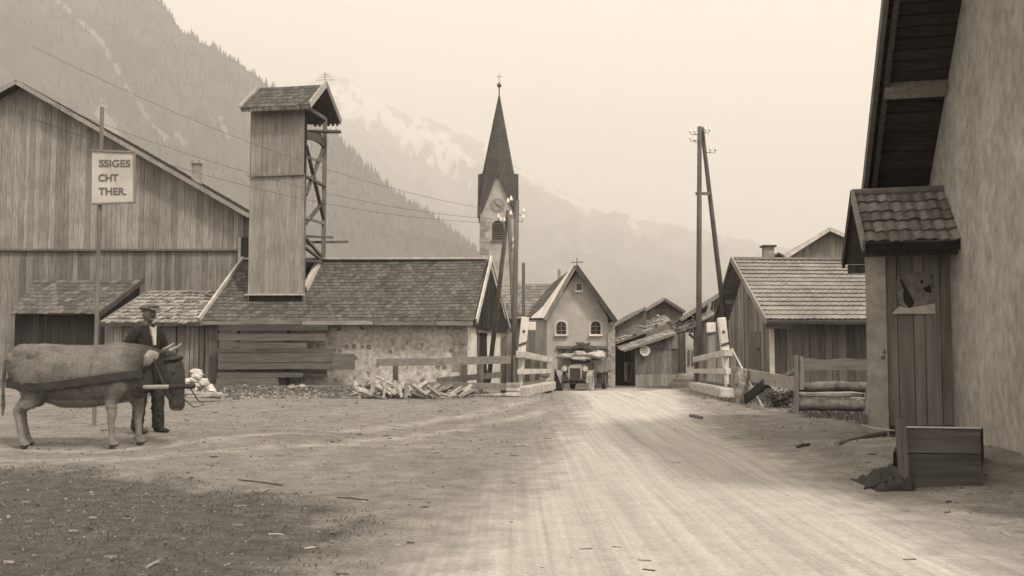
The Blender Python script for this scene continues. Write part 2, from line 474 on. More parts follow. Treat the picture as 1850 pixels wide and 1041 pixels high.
# ------------------------------------------------------------------ mountains
def interp(sil, px):
    for a, b in zip(sil, sil[1:]):
        if a[0] <= px <= b[0]:
            t = (px - a[0]) / (b[0] - a[0]); return a[1] + (b[1] - a[1]) * t
    return sil[-1][1] if px > sil[-1][0] else sil[0][1]
def seg(px, py, a, b):
    dx, dy = b[0] - a[0], b[1] - a[1]
    t = max(0, min(1, ((px - a[0]) * dx + (py - a[1]) * dy) / (dx * dx + dy * dy)))
    return math.hypot(px - a[0] - t * dx, py - a[1] - t * dy), t
def proj(p):
    ca, sa = math.cos(PITCH), math.sin(PITCH)
    z = p.z - CAM_H
    d = p.y * ca + z * sa; u = -p.y * sa + z * ca
    return 925 + F_PX * p.x / d, 520.5 - F_PX * u / d
def mountain(name, sil, dist, base, amp, jag, nu, nv, rock, pale, lines, seed, power=1.0, base_z=-6):
    """A real slope: its crest runs at the given distance, its foot nearer, its back behind."""
    x0, x1 = sil[0][0], sil[-1][0]
    vs = []; val = []
    rows = []
    for j in range(nv + 6):
        row = []
        for i in range(nu + 1):
            px = x0 + (x1 - x0) * i / nu
            D = dist(px)
            py = interp(sil, px) + noise.fractal(V((px * .05, seed, 0)), 1.0, 2.0, 5) * jag
            C = P(px, py, D)
            B = V((C.x * base / D, base, base_z))
            if j <= nv:
                v = j / nv
                p = B.lerp(C, v); p.z = B.z + (C.z - B.z) * v ** power
                w_ = math.sin(math.pi * min(1, v * 1.02)) * .9 + .03
                q = V((p.x * .0011, p.y * .0011 + seed, 0))
                rid = 1 - abs(noise.noise(V((q.x * 2.6, q.y * .9, seed)))) * 2
                dsp = noise.fractal(q * 4, 1.0, 2.1, 6) * .9 + (rid - .6) * .9
                dn = (V((0, -1, .8))).normalized()
                p = p + dn * dsp * amp * w_ * (D / 2500)
                if p.z < B.z: p.z = B.z
            else:
                v = (j - nv) / 6
                p = C + V((0, D * .35 * v, -(C.z - B.z) * v ** 1.3))
            row.append(len(vs)); vs.append(tuple(p))
            a, b2 = proj(p)
            s_ = 0
            for (pa, pb, wd) in lines:
                d_, t = seg(a, b2, pa, pb)
                wob = noise.fractal(V((a * .06, b2 * .06, seed)), 1, 2, 4)
                wob += noise.noise(V((a * .35, b2 * .22, seed))) * .5; s_ = max(s_, max(0, min(1, 1.25 - d_ / wd + wob * 1.3)))
            val.append(s_ if j <= nv else 0)
        rows.append(row)
    fs = []
    for j in range(len(rows) - 1):
        for i in range(nu):
            fs.append((rows[j][i], rows[j][i + 1], rows[j + 1][i + 1], rows[j + 1][i]))
    me = bpy.data.meshes.new(name); me.from_pydata(vs, [], fs)
    a = me.attributes.new('bare', 'FLOAT', 'POINT'); a.data.foreach_set('value', val)
    me.polygons.foreach_set('use_smooth', [True] * len(me.polygons)); me.update()
    o = bpy.data.objects.new(name, me); COL.objects.link(o); o['kind'] = 'structure'
    m = bpy.data.materials.new(name + '_surface'); m.use_nodes = True
    t = m.node_tree; n = t.nodes; l = t.links.new; b = n['Principled BSDF']
    b.inputs['Roughness'].default_value = 1; b.inputs['Specular IOR Level'].default_value = 0
    co = n.new('ShaderNodeTexCoord')
    nz_ = n.new('ShaderNodeTexNoise'); nz_.inputs['Scale'].default_value = .012; nz_.inputs['Detail'].default_value = 10; nz_.inputs['Roughness'].default_value = .7
    l(co.outputs['Object'], nz_.inputs['Vector'])
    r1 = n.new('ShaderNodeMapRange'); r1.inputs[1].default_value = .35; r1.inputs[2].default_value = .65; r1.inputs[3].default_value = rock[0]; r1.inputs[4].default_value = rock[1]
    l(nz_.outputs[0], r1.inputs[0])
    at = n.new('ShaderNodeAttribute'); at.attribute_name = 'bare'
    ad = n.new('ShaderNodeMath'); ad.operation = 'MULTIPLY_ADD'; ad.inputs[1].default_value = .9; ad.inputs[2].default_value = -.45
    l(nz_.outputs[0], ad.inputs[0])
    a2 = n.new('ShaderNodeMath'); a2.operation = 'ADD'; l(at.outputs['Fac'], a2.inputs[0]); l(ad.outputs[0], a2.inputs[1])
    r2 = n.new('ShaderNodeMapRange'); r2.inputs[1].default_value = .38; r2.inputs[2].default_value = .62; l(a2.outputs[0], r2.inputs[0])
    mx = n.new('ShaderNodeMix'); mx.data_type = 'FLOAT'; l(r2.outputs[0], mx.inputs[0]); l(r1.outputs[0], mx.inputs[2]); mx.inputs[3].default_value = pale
    cc = n.new('ShaderNodeCombineColor')
    for i, k in enumerate((1, .94, .885)):
        q = n.new('ShaderNodeMath'); q.operation = 'MULTIPLY'; q.inputs[1].default_value = k; l(mx.outputs[0], q.inputs[0]); l(q.outputs[0], cc.inputs[i])
    l(cc.outputs[0], b.inputs['Base Color'])
    me.materials.append(m)
    return o, rows, vs, val
SIL_L = [(-500, -560), (-300, -450), (0, -235), (176, -80), (280, -2), (305, 22), (330, 58), (400, 96), (440, 122), (480, 152), (560, 205), (611, 250), (660, 300), (700, 338), (745, 372), (790, 402), (835, 432), (870, 462), (960, 540), (1050, 612)]
SIL_F = [(250, 330), (450, 215), (560, 148), (592, 132), (612, 140), (640, 150), (690, 186), (740, 212), (780, 214), (820, 236), (870, 256), (940, 305), (1000, 336), (1060, 372), (1180, 402), (1260, 414), (1380, 440), (1500, 470), (1700, 520), (1900, 560), (2200, 610)]
SIL_M = [(560, 330), (640, 210), (700, 262), (780, 330), (870, 392), (960, 430), (1040, 440), (1160, 452), (1250, 452), (1300, 470), (1400, 520), (1600, 590), (1800, 625)]
lines_l = [((178, 70), (225, 150), 4), ((225, 150), (268, 215), 3.5), ((268, 215), (300, 250), 4), ((318, 240), (332, 256), 7), ((182, 190), (200, 240), 9), ((200, 240), (248, 285), 7),
           ((60, -40), (178, 70), 4), ((400, 215), (412, 250), 3), ((424, 280), (436, 300), 4)]
lines_f = [((600, 170), (660, 215), 20), ((640, 160), (690, 200), 12), ((700, 200), (750, 262), 14), ((750, 225), (830, 300), 14), ((800, 250), (865, 305), 10), ((700, 215), (735, 250), 12),
           ((780, 290), (850, 330), 7), ((940, 310), (1010, 352), 6), ((1010, 350), (1060, 378), 7), ((1140, 400), (1160, 425), 7), ((640, 190), (665, 210), 12), ((880, 270), (930, 310), 6)]
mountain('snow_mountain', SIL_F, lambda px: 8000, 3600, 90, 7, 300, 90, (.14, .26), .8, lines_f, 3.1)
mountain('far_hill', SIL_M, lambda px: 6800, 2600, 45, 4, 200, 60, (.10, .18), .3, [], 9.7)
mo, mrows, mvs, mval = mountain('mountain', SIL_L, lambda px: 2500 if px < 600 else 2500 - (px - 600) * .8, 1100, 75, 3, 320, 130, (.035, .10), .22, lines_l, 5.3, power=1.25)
# conifer forest on the near mountain: thousands of small firs, one mass
fb = MB()
R2 = random.Random(11)
nv_ = 130
for k in range(9000):
    i = R2.randrange(60, 320)
    j = nv_ - 1 if k < 700 else (nv_ - int(abs(R2.gauss(0, 1)) * 45) % nv_)
    j = max(8, min(nv_, j))
    if k < 700 and R2.random() < .5 and noise.noise(V((i * .11, 2, 2))) < -.05: continue
    c = V(mvs[mrows[j][i]])
    if mval[mrows[j][i]] > .35: continue
    c = c + V((R2.uniform(-6, 6), R2.uniform(-8, 8) if k >= 700 else -2, 0))
    h = R2.choice((7, 10, 13, 16, 20, 26)) * R2.uniform(.85, 1.1) * (1 if k >= 700 else .9); h *= (1 if k < 700 else .72); rd = h * R2.uniform(.18, .28)
    a0 = R2.random() * 6
    ring = [c + V((rd * math.cos(a0 + q * 2.094), rd * math.sin(a0 + q * 2.094), h * .05 - 2)) for q in range(3)]
    fb.add(ring + [c + V((0, 0, h))], [(0, 1, 3), (1, 2, 3), (2, 0, 3)], R2.random())
fo = fb.build('forest', mat('fir', .02, .055, (.05, .05, .05), .3, 0))
setp(fo, 'fir forest covering the steep mountain side', 'forest', kind='stuff')

# ------------------------------------------------------------------ haze
hz = MB(); hz.box(-6500, 7000, -150, 12500, -8, 3000)
ho = hz.build('haze'); ho['kind'] = 'stuff'
hm = bpy.data.materials.new('haze'); hm.use_nodes = True
t = hm.node_tree; t.nodes.clear()
pv = t.nodes.new('ShaderNodeVolumePrincipled'); pv.inputs['Color'].default_value = (1, .995, .98, 1); pv.inputs['Density'].default_value = .00028
pv.inputs['Anisotropy'].default_value = .0
out = t.nodes.new('ShaderNodeOutputMaterial'); t.links.new(pv.outputs[0], out.inputs['Volume'])
ho.data.materials.append(hm)
# ------------------------------------------------------------------ building helpers
def topline(tl, s):
    for a, b in zip(tl, tl[1:]):
        if a[0] <= s <= b[0]: return a[1] + (b[1] - a[1]) * (s - a[0]) / max(1e-9, b[0] - a[0])
    return tl[-1][1] if s > tl[-1][0] else tl[0][1]
def planks(mb, A, B, zb, tl, w=.25, th=.03, out=1, jit=.012, batten=0, zb2=None, gap=.006, wj=.25):
    """Vertical boards from plan point A to B; tl = [(distance, z)...] their top line; out=+1: to the right of A->B."""
    A = V((A[0], A[1], 0)); B = V((B[0], B[1], 0))
    d = (B - A); Ln = d.length; d.normalize()
    n = V((d.y, -d.x, 0)) * out
    s = 0
    while s < Ln - .01:
        ww = w * (1 + random.uniform(-wj, wj)); e = min(Ln, s + ww)
        if Ln - e < w * .4: e = Ln
        z0 = zb(s) if callable(zb) else zb
        off = random.uniform(-jit, jit); r = random.random()
        zj = random.uniform(-.015, .015)
        a = A + d * (s + gap) + n * off; b = A + d * (e - gap) + n * off
        ta, tb = topline(tl, s), topline(tl, e)
        bot = [a + V((0, 0, z0 + zj)), b + V((0, 0, z0 + zj)), b + n * th + V((0, 0, z0 + zj)), a + n * th + V((0, 0, z0 + zj))]
        top = [a + V((0, 0, ta)), b + V((0, 0, tb)), b + n * th + V((0, 0, tb)), a + n * th + V((0, 0, ta))]
        mb.hexa(bot, top, r)
        if batten and e < Ln - .02:
            c = A + d * (e - batten / 2) + n * (th + off); c2 = c + d * batten
            zt = min(topline(tl, e - batten), topline(tl, e + batten))
            mb.hexa([c + V((0, 0, z0)), c2 + V((0, 0, z0)), c2 + n * .02 + V((0, 0, z0)), c + n * .02 + V((0, 0, z0))],
                    [c + V((0, 0, zt)), c2 + V((0, 0, zt)), c2 + n * .02 + V((0, 0, zt)), c + n * .02 + V((0, 0, zt))], random.random())
        s = e
def backing(mb, A, B, zb, tl, th=.12, out=1, inset=.03):
    """A solid wall core just behind the boards."""
    A = V((A[0], A[1], 0)); B = V((B[0], B[1], 0)); d = (B - A).normalized(); n = V((d.y, -d.x, 0)) * out
    o = -n * inset
    pts = [A + o + V((0, 0, zb)), B + o + V((0, 0, zb))] + [A + d * s + o + V((0, 0, z - .02)) for s, z in reversed(tl)]
    mb.prism(pts, -n * th)
def roof(mb, E0, E1, R1, R0, rows, cols, lift=.02, th=.02, kind='flat', jit=.1, miss=0, amp=.03, under=.06, sag=0):
    """Tiled slope from eave E0-E1 up to ridge R0-R1, every tile its own piece."""
    E0, E1, R0, R1 = V(E0), V(E1), V(R0), V(R1)
    N = (E1 - E0).cross(R0 - E0).normalized()
    if N.z < 0: N = -N
    def pt(u, t, h=0):
        p = E0.lerp(E1, u).lerp(R0.lerp(R1, u), t) + N * h
        if sag: p = p - V((0, 0, sag * math.sin(math.pi * u) * (.4 + .6 * t)))
        return p
    ns = 6
    for i in range(ns):
        a, b = i / ns, (i + 1) / ns
        mb.hexa([pt(a, 0, -under), pt(b, 0, -under), pt(b, 1, -under), pt(a, 1, -under)], [pt(a, 0, -.004), pt(b, 0, -.004), pt(b, 1, -.004), pt(a, 1, -.004)], .4)
    for j in range(rows):
        rowh = random.uniform(-.15, .15) * lift
        for i in range(cols):
            off = (.5 if j % 2 and kind != 'wave' else 0)
            u0 = max(0, (i + off) / cols); u1 = min(1, (i + 1 + off) / cols)
            if u0 >= 1: continue
            if i == 0 and off: 
                pass
            e = .08 / cols
            t0 = j / rows - random.uniform(0, jit) / rows; t1 = min(1.0, (j + 1.15) / rows)
            h0 = lift + rowh + random.uniform(-1, 1) * jit * lift * .8; h1 = .001
            r = random.random()
            if kind == 'wave':
                prof = [(0, 0), (.18, .15), (.36, .75), (.55, 1), (.74, .7), (.9, .1), (1, 0)]
                vs = []
                for (q, a) in prof:
                    u = u0 + (u1 - u0) * q
                    vs += [pt(u, t0, h0 + a * amp), pt(u, t1, h1 + a * amp), pt(u, t0, h0 + a * amp - th)]
                fs = []
                for k in range(len(prof) - 1):
                    a = 3 * k; fs += [(a, a + 3, a + 4, a + 1), (a + 2, a + 5, a + 3, a)]
                mb.add(vs, fs, r)
            else:
                a_, b_ = u0 + e, u1 - e
                mb.hexa([pt(a_, t0, h0 - th), pt(b_, t0, h0 - th), pt(b_, t1, h1 - .003), pt(a_, t1, h1 - .003)],
                        [pt(a_, t0, h0), pt(b_, t0, h0 + random.uniform(-1, 1) * jit * lift * .3), pt(b_, t1, h1), pt(a_, t1, h1)], r)
        if kind != 'wave' and j % 2:
            u1 = .5 / cols; r = random.random(); t0, t1 = j / rows, min(1, (j + 1.15) / rows)
            mb.hexa([pt(0, t0, lift - th), pt(u1, t0, lift - th), pt(u1, t1, -.002), pt(0, t1, -.002)], [pt(0, t0, lift), pt(u1, t0, lift), pt(u1, t1, .001), pt(0, t1, .001)], r)
def board(p, q, w, h, up=(0, 0, 1), r=None):
    m = MB(); m.beam(p, q, w, h, up, r); return m
def rot2(v, a): return V((v[0] * math.cos(a) - v[1] * math.sin(a), v[0] * math.sin(a) + v[1] * math.cos(a), 0))
Z = lambda p, z: V((p[0], p[1], z))

# ================================================================== stone shed with the slate roof
# plan corners
FL = V((PX(388, 37.2), 37.2, 0)); FR = V((PX(845, 36.6), 36.6, 0))
fd = (FR - FL).normalized()
BR = V((PX(904, 41.6), 41.6, 0)); gd = (BR - FR).normalized()
BL = FL + (BR - FR)
zE = PZ(583, 36.4); zR = PZ(470, 39.2)
shed = thing('stone_shed', (FL + FR) / 2 + V((0, 0, .0)), 'low rubble stone shed with patchy slate roof and steep board gable', 'shed')
m = MB()
# front wall as a fine grid for a rough face
nu_, nz_w = 60, 16
def wallgrid(m, A, B, zb, zt, nu, nz, amp, outn, th=.4, holes=None):
    A, B = V((A[0], A[1], 0)), V((B[0], B[1], 0)); d = B - A
    n = outn
    vs = []
    for j in range(nz + 1):
        for i in range(nu + 1):
            p = A + d * (i / nu); z = zb + (zt - zb) * j / nz
            q = V((p.x * 2.5, p.y * 2.5, z * 2.5))
            k = noise.fractal(q, 1, 2, 4) * amp if 0 < i < nu else 0
            vs.append(Z(p + n * k, z))
    fs = []
    fl = V((0, 0, 1)).cross(d).dot(n) > 0
    for j in range(nz):
        for i in range(nu):
            u = (i + .5) / nu; z = zb + (zt - zb) * (j + .5) / nz
            if holes and any(h[0] < u < h[1] and h[2] < z < h[3] for h in holes): continue
            f = (j * (nu + 1) + i, j * (nu + 1) + i + 1, (j + 1) * (nu + 1) + i + 1, (j + 1) * (nu + 1) + i)
            fs.append(f if not fl else f[::-1])
    m.add(vs, fs, .5)
wallgrid(m, FL, FR, -.6, zE, 90, 26, .035, V((0, -1, 0)))
m.build('wall', PLASTER_ST, shed)
m = MB()
gl = (BR - FR).length
gn = V((gd.y, -gd.x, 0))
zB = zE - .12
wallgrid(m, FR, BR, -.6, zE - .05, 50, 24, .02, gn, holes=[(.26, .56, -1, zE - .32)])
m.prism([Z(FL, -.6), Z(BL, -.6), Z(BL, zE), Z(FL, zE)], V((.3, 0, 0)))
m.prism([Z(BL, -.6), Z(BR, -.6), Z(BR, zE), Z(BL, zE)], V((0, -.3, 0)))
m.build('side_wall', PLASTER_W, shed)
# quoins
m = MB(); z = -.1; k = 0
while z < zE - .25:
    h = random.uniform(.2, .3); wd = .55 if k % 2 else .3
    m.para(Z(FR - fd * wd, z) + V((0, -.035, 0)), fd * (wd - .005), V((0, .06, 0)), V((0, 0, h - .03))); z += h; k += 1
m.build('quoin', mat('quoin_faded', .16, .36, (6, 6, 6), .25, .7), shed)
# door in the gable
m = MB()
a = FR.lerp(BR, .28); b = FR.lerp(BR, .54)
m.prism([Z(a, -.3), Z(b, -.3), Z(b, zE - .34), Z(a, zE - .34)], -gn * .06)
dr = m.build('door', DARK, shed)
m = MB(); m.beam(Z(FR.lerp(BR, .24), zE - .27) + gn * .03, Z(FR.lerp(BR, .58), zE - .27) + gn * .03, .12, .13); m.build('lintel', W_MID, shed)
m = MB(); m.beam(Z(a, -.2) + gn * .02, Z(a, zE - .34) + gn * .02, .07, .07, gd); m.build('door_frame', W_MID, shed)
# roof
ov = .42
eL = Z(FL - fd * .35 + V((0, -.55, 0)), PZ(578, 36.5)); eR = Z(FR + fd * .25 + V((0, -.55, 0)), PZ(579, 36.1))
mid = (FR + BR) / 2; midL = (FL + BL) / 2
rR = V((PX(883, mid.y), mid.y, PZ(469, mid.y))); rL = V((PX(440, midL.y), midL.y, PZ(470, midL.y)))
bR = Z(BR + gd * .5 + fd * .3, 0); bR = V((PX(917, 42.3), 42.3, PZ(592, 42.3)))
bL = V((rL.x + (bR.x - rR.x), bR.y, bR.z))
m = MB(); roof(m, eL, eR, rR, rL, 19, 44, lift=.022, th=.018, jit=.18, sag=.07); m.build('roof', SLATE, shed)
m = MB(); roof(m, bL, bR, rR, rL, 10, 30, lift=.022, th=.018, jit=.2); m.build('roof', SLATE, shed)
m = MB(); m.beam(rL + V((0, 0, .05)), rR + V((-.1, 0, .05)), .26, .06); m.build('ridge_board', W_TRIM, shed)
rn = (eR - rR)
m = MB(); m.beam(eR + V((.1, -.05, -.03)), rR + V((.1, -.02, .05)), .06, .24); m.beam(rR + V((.1, 0, .05)), bR + V((.1, 0, 0)), .05, .12, r=.1)
m.build('bargeboard', W_TRIM, shed)
m = MB(); m.beam(eL + V((-.05, -.05, .0)), rL + V((-.05, 0, .05)), .10, .20); m.build('bargeboard', W_TRIM, shed)
m = MB()
s = 0
while s < 1:
    e = min(1, s + random.uniform(.18, .4)); m.beam(eL.lerp(eR, s) + V((0, -.01, -.10)), eL.lerp(eR, e - .003) + V((0, -.01, -.10 + random.uniform(-.02, .02))), .04, .15); s = e
m.build('fascia', W_HOR, shed)
# dark boarded gable, hung out above the door
m = MB()
g0 = Z(FR - gd * .55 + gn * .12, 0); g1 = Z(BR + gd * .5 + gn * .12, 0); gL = (g1 - g0).length
planks(m, g0, g1, lambda s: zE - .1 - .035 * s, [(0, zE + .02), (gL / 2, zR + .02), (gL, zE - .05)], .22, .03, 1)
m.build('gable_boards', mat('black_board', .012, .03, (16, 16, 1.0), .4, .4), shed)

# ------------------------------------------------ hose drying tower standing through the shed roof
TY = 37.35
tb = V((PX(497, TY), TY, PZ(531, TY)))
tw = thing('drying_tower', tb, 'tall boarded drying tower standing through the slate roof, its side open', 'tower')
tl_, tr_ = V((PX(447, TY + .1), TY + .1, 0)), V((PX(548, TY), TY, 0))
z0, z1, z2 = PZ(531, TY), PZ(317, TY), PZ(193, TY)
Lw = (tr_ - tl_).length
m = MB(); planks(m, tl_, tr_, z0 - .0, [(0, z1), (Lw, z1 + .04)], .19, .025, 1, .004, batten=.055, wj=.1, gap=.011); m.build('lower_boarding', mat('tower_board', .17, .33, (16, 16, 1.6), .14, .5), tw)
m = MB(); planks(m, tl_ + V((.03, -.03, 0)), tr_ + V((-.03, -.03, 0)), z1 - .01, [(0, z2), (Lw, z2 + .15)], .19, .025, 1, .004, batten=.055, wj=.1, gap=.011); m.build('upper_boarding', mat('upper_tower_board', .15, .30, (16, 16, 1.6), .14, .5), tw)  # upper tier in slightly darker board than the lower
m = MB(); backing(m, tl_ + V((.05, 0, 0)), tr_ - V((.05, 0, 0)), z0 - .4, [(0, z2 - .05), (Lw, z2)], .05, 1, .012); m.build('gap_backing', W_BLACK, tw)  # black backing added to darken the gaps between the boards
m = MB(); m.beam(Z(tl_, z1 - .03) + V((-.05, -.1, 0)), Z(tr_, z1 + .03) + V((.0, -.1, 0)), .05, .06); m.build('weather_strip', W_MID, tw)
m = MB(); m.beam(Z(tl_, z0 - .03) + V((-.1, -.08, 0)), Z(tr_, z0 - .03) + V((.05, -.08, 0)), .08, .06); m.build('sill_board', W_TRIM, tw)
bk = V((PX(583, TY + 2.3), TY + 2.3, 0)); bkl = bk + (tl_ - tr_)
m = MB(); m.prism([Z(tl_, z0 - .5), Z(bkl, z0 - .5), Z(bkl, z2), Z(tl_, z2)], V((.03, 0, 0))); m.build('left_boarding', W_MID, tw)
for a in (tr_ + V((-.06, .12, 0)), bk, bkl, tl_ + V((.1, .12, 0))):
    m = MB(); m.beam(Z(a, 2.3 if a is not bk else rR.z - .3), Z(a, z2 + .1), .15, .15, (0, 1, 0)); m.build('post', W_MID, tw)
# side bracing between the two right posts
F = lambda t, py: (tr_ + V((.0, .12, 0))).lerp(bk, t) + V((0, 0, PZ(py, TY + 2.3 * t)))
for (t0, p0, t1, p1, wd) in [(0, 262, 1, 398, .13), (1, 262, 0, 352, .13), (0, 283, .9, 292, .08), (0, 318, 1, 336, .14), (0, 404, 1, 362, .12), (0, 392, 1, 404, .1), (0, 428, .95, 466, .11), (0, 446, .9, 470, .12), (0, 470, 1, 474, .14)]:
    m = MB(); m.beam(F(t0, p0), F(t1, p1), .09, wd, (1, 0, 0)); m.build('brace', W_DARK if wd > .1 else W_MID, tw)
m = MB(); pts = [F(0, 244), F(.35, 246), F(.7, 252), F(1, 262)]
for a, b in zip(pts, pts[1:]): m.beam(a, b, .1, .3, (0, 0, 1), .4)
m.build('knee_brace', W_DARK, tw)
yb = TY + 1.9
m = MB(); m.beam(V((PX(545, yb), yb, PZ(238, yb))), V((PX(612, yb), yb, PZ(238, yb))), .35, .07); m.build('hoist_beam', W_MID, tw)
m = MB(); m.tube([V((PX(574, yb), yb - .2, PZ(248, yb))), V((PX(574, yb), yb - .1, PZ(248, yb)))], .12, 12); m.build('pulley', IRON, tw)
yb = TY + 1.5
m = MB(); m.beam(V((PX(552, yb), yb, PZ(427, yb))), V((PX(600, yb), yb, PZ(429, yb))), .2, .07); m.build('cross_beam', W_MID, tw)
yb = TY + 2.6
m = MB(); m.beam(V((PX(545, yb), yb, PZ(438, yb))), V((PX(628, yb), yb, PZ(437, yb))), .12, .09); m.build('cross_beam', W_DARK, tw)
# tower roof
e0, e1 = V((PX(429, 36.9), 36.9, PZ(194, 36.9))), V((PX(553, 36.8), 36.8, PZ(189, 36.8)))
r0, r1 = V((PX(464, 38.6), 38.6, PZ(159, 38.6))), V((PX(582, 38.5), 38.5, PZ(153, 38.5)))
k1 = V((PX(610, 40.4), 40.4, PZ(221, 40.4))); k0 = k1 + (e0 - e1)
m = MB(); roof(m, e0, e1, r1, r0, 6, 12, lift=.02, th=.018, jit=.25); m.build('roof', SLATE, tw)
m = MB(); roof(m, k0, k1, r1, r0, 6, 12, lift=.02, th=.018, jit=.25); m.build('roof', SLATE, tw)
m = MB(); m.beam(e1 + V((.04, 0, .0)), r1 + V((.04, 0, .04)), .05, .26); m.build('bargeboard', W_TRIM, tw)
m = MB(); m.beam(r1 + V((.04, 0, .04)), k1 + V((.04, 0, 0)), .05, .24); m.build('bargeboard', W_MID, tw)
m = MB(); m.beam(e0 + V((-.04, 0, 0)), r0 + V((-.04, 0, .04)), .05, .16); m.build('bargeboard', W_TRIM, tw)
m = MB()
nsc = 22
for i in range(nsc):
    a = e0.lerp(e1, i / nsc) + V((0, -.01, -.02)); b = e0.lerp(e1, (i + 1) / nsc) + V((0, -.01, -.02)); dd = b - a
    m.prism([a, b, b + V((0, 0, -.11)), a + dd * .75 + V((0, 0, -.17)), a + dd * .25 + V((0, 0, -.17)), a + V((0, 0, -.11))], V((0, -.025, 0)))
m.build('scalloped_fascia', W_DARK, tw)
m = MB()
for i in range(6):
    a = k1 + (e0 - e1).normalized() * (.2 + i * .18) ; m.prism([a, a + V((.18, 0, 0)), a + V((.13, 0, -.14)), a + V((.05, 0, -.14))], V((0, .03, 0)))
m.build('scalloped_fascia', W_DARK, tw)
# gable frame inside the verge
zg = PZ(218, 38.4)
m = MB(); m.beam(Z(tr_ + V((0, .1, 0)), z2 - .0), Z(bk, zg + .35), .12, .14); m.beam(Z(tr_, z2 + .25), Z((tr_ + bk) / 2, r1.z - .25), .1, .12); m.build('tie_beam', W_DARK, tw)
# flashing board down the roof on the open side, and dark sheet painted as shade behind
m = MB()
fa = eR.lerp(eL, (eR.x - PX(549, 37.3)) / (eR.x - eL.x))
def onroof(px, t):
    # point on the front slope: t 0 at the eave, 1 at the ridge
    lo, hi = 0, 1
    for _ in range(30):
        u = (lo + hi) / 2; p = eL.lerp(eR, u).lerp(rL.lerp(rR, u), t)
        if proj(p)[0] < px: lo = u
        else: hi = u
    return p
m.beam(onroof(551, .44) + V((0, 0, .12)), onroof(580, 1.0) + V((0, 0, .12)), .16, .24); m.build('flashing_board', W_TRIM, tw)
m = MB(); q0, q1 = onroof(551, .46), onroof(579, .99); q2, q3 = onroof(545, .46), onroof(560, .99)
m.prism([q0 + V((-.05, 0, .04)), q1 + V((-.05, 0, .04)), q3 + V((-.5, 0, .04)), q2 + V((-.2, 0, .04))], V((0, 0, .02))); m.build('shaft_shade', DARK, tw)
m = MB(); top = r1 + V((.0, 0, 0)); m.tube([top, top + V((0, 0, .5))], .012, 6)
for a, l_ in ((.18, .35), (.3, .25), (.4, .15)): m.tube([top + V((-l_, 0, a)), top + V((l_, .05, a + .02))], .008, 5)
m.build('weather_vane', IRON, tw)

# ================================================================== big barn at left
BY = 48.0
zr = PZ(451, BY); xr = PX(438, BY)
def vz(px): return PZ(390 - (445 - px) * .571, BY)      # roof line over the gable wall
pk = 30.0
barn = thing('barn', V((PX(300, BY), BY, 0)), 'big barn with tall weathered vertical boards and long sloping roof behind the log shed', 'barn')
xl = PX(-330, BY); xp = PX(pk, BY)
tlist = [(0, vz(pk + (pk - (-330)) * 1.0)), (xp - xl, vz(pk)), (xr - xl, vz(438))]
m = MB(); planks(m, (xl, BY - .08), (xr, BY - .08), zr, [(s, z - .12) for s, z in tlist], .26, .03, 1, .012); m.build('upper_wall', W_LIGHT, barn)
m = MB(); planks(m, (xl, BY), (xr, BY), -.5, [(0, zr + .05), (xr - xl, zr + .05)], .27, .03, 1, .012); m.build('lower_wall', W_MID, barn)
m = MB(); m.beam((xl, BY - .14, zr - .03), (xr, BY - .14, zr - .03), .09, .10); m.build('weather_strip', W_DARK, barn)
m = MB(); backing(m, (xl, BY), (xr, BY), -.5, tlist); m.prism([V((xr, BY + .1, -.5)), V((xr, BY + 14, -.5)), V((xr, BY + 14, vz(438))), V((xr, BY + .1, vz(438)))], V((-.1, 0, 0))); m.build('inner_wall', W_DARK, barn)
A0 = V((PX(447, BY - .7) + .05, BY - .8, vz(446))); A1 = V((xp, BY - .8, vz(pk) + .03)); A2 = V((xl - .5, BY - .8, vz(pk * 2 + 330) - .2))
dep = V((0, 15, 0))
m = MB(); roof(m, A0, A0 + dep, A1 + dep, A1, 26, 30, lift=.03, th=.02, jit=.3); m.build('roof', SLATE, barn)
m = MB(); roof(m, A2, A2 + dep, A1 + dep, A1, 20, 20, lift=.03, th=.02, jit=.3); m.build('roof', SLATE, barn)
m = MB(); m.beam(A0 + V((0, -.03, -.12)), A1 + V((0, -.03, -.12)), .05, .2); m.build('bargeboard', W_LIGHT, barn)
m = MB(); m.beam(A2 + V((0, -.03, -.12)), A1 + V((0, -.03, -.12)), .05, .2); m.build('bargeboard', W_LIGHT, barn)
m = MB(); cy = BY + 3
m.box(PX(343, cy), PX(357, cy), cy - .2, cy + .25, PZ(345, cy), PZ(297, cy)); m.box(PX(341, cy), PX(359, cy), cy - .27, cy + .3, PZ(297, cy), PZ(293.5, cy)); m.box(PX(344, cy), PX(347, cy), cy - .2, cy + .2, PZ(294, cy), PZ(291, cy)); m.box(PX(353, cy), PX(356, cy), cy - .2, cy + .2, PZ(294, cy), PZ(291, cy))
m.build('chimney', STONE_D, barn)
m = MB(); m.box(PX(431, BY), PX(435, BY), BY - .3, BY - .12, PZ(535, BY), PZ(430, BY)); m.build('corner_post', W_LIGHT, barn)
m = MB(); m.box(PX(434, BY), PX(449, BY), BY - .2, BY + 2, PZ(480, BY), PZ(430, BY)); m.build('annex', W_BLACK, barn)

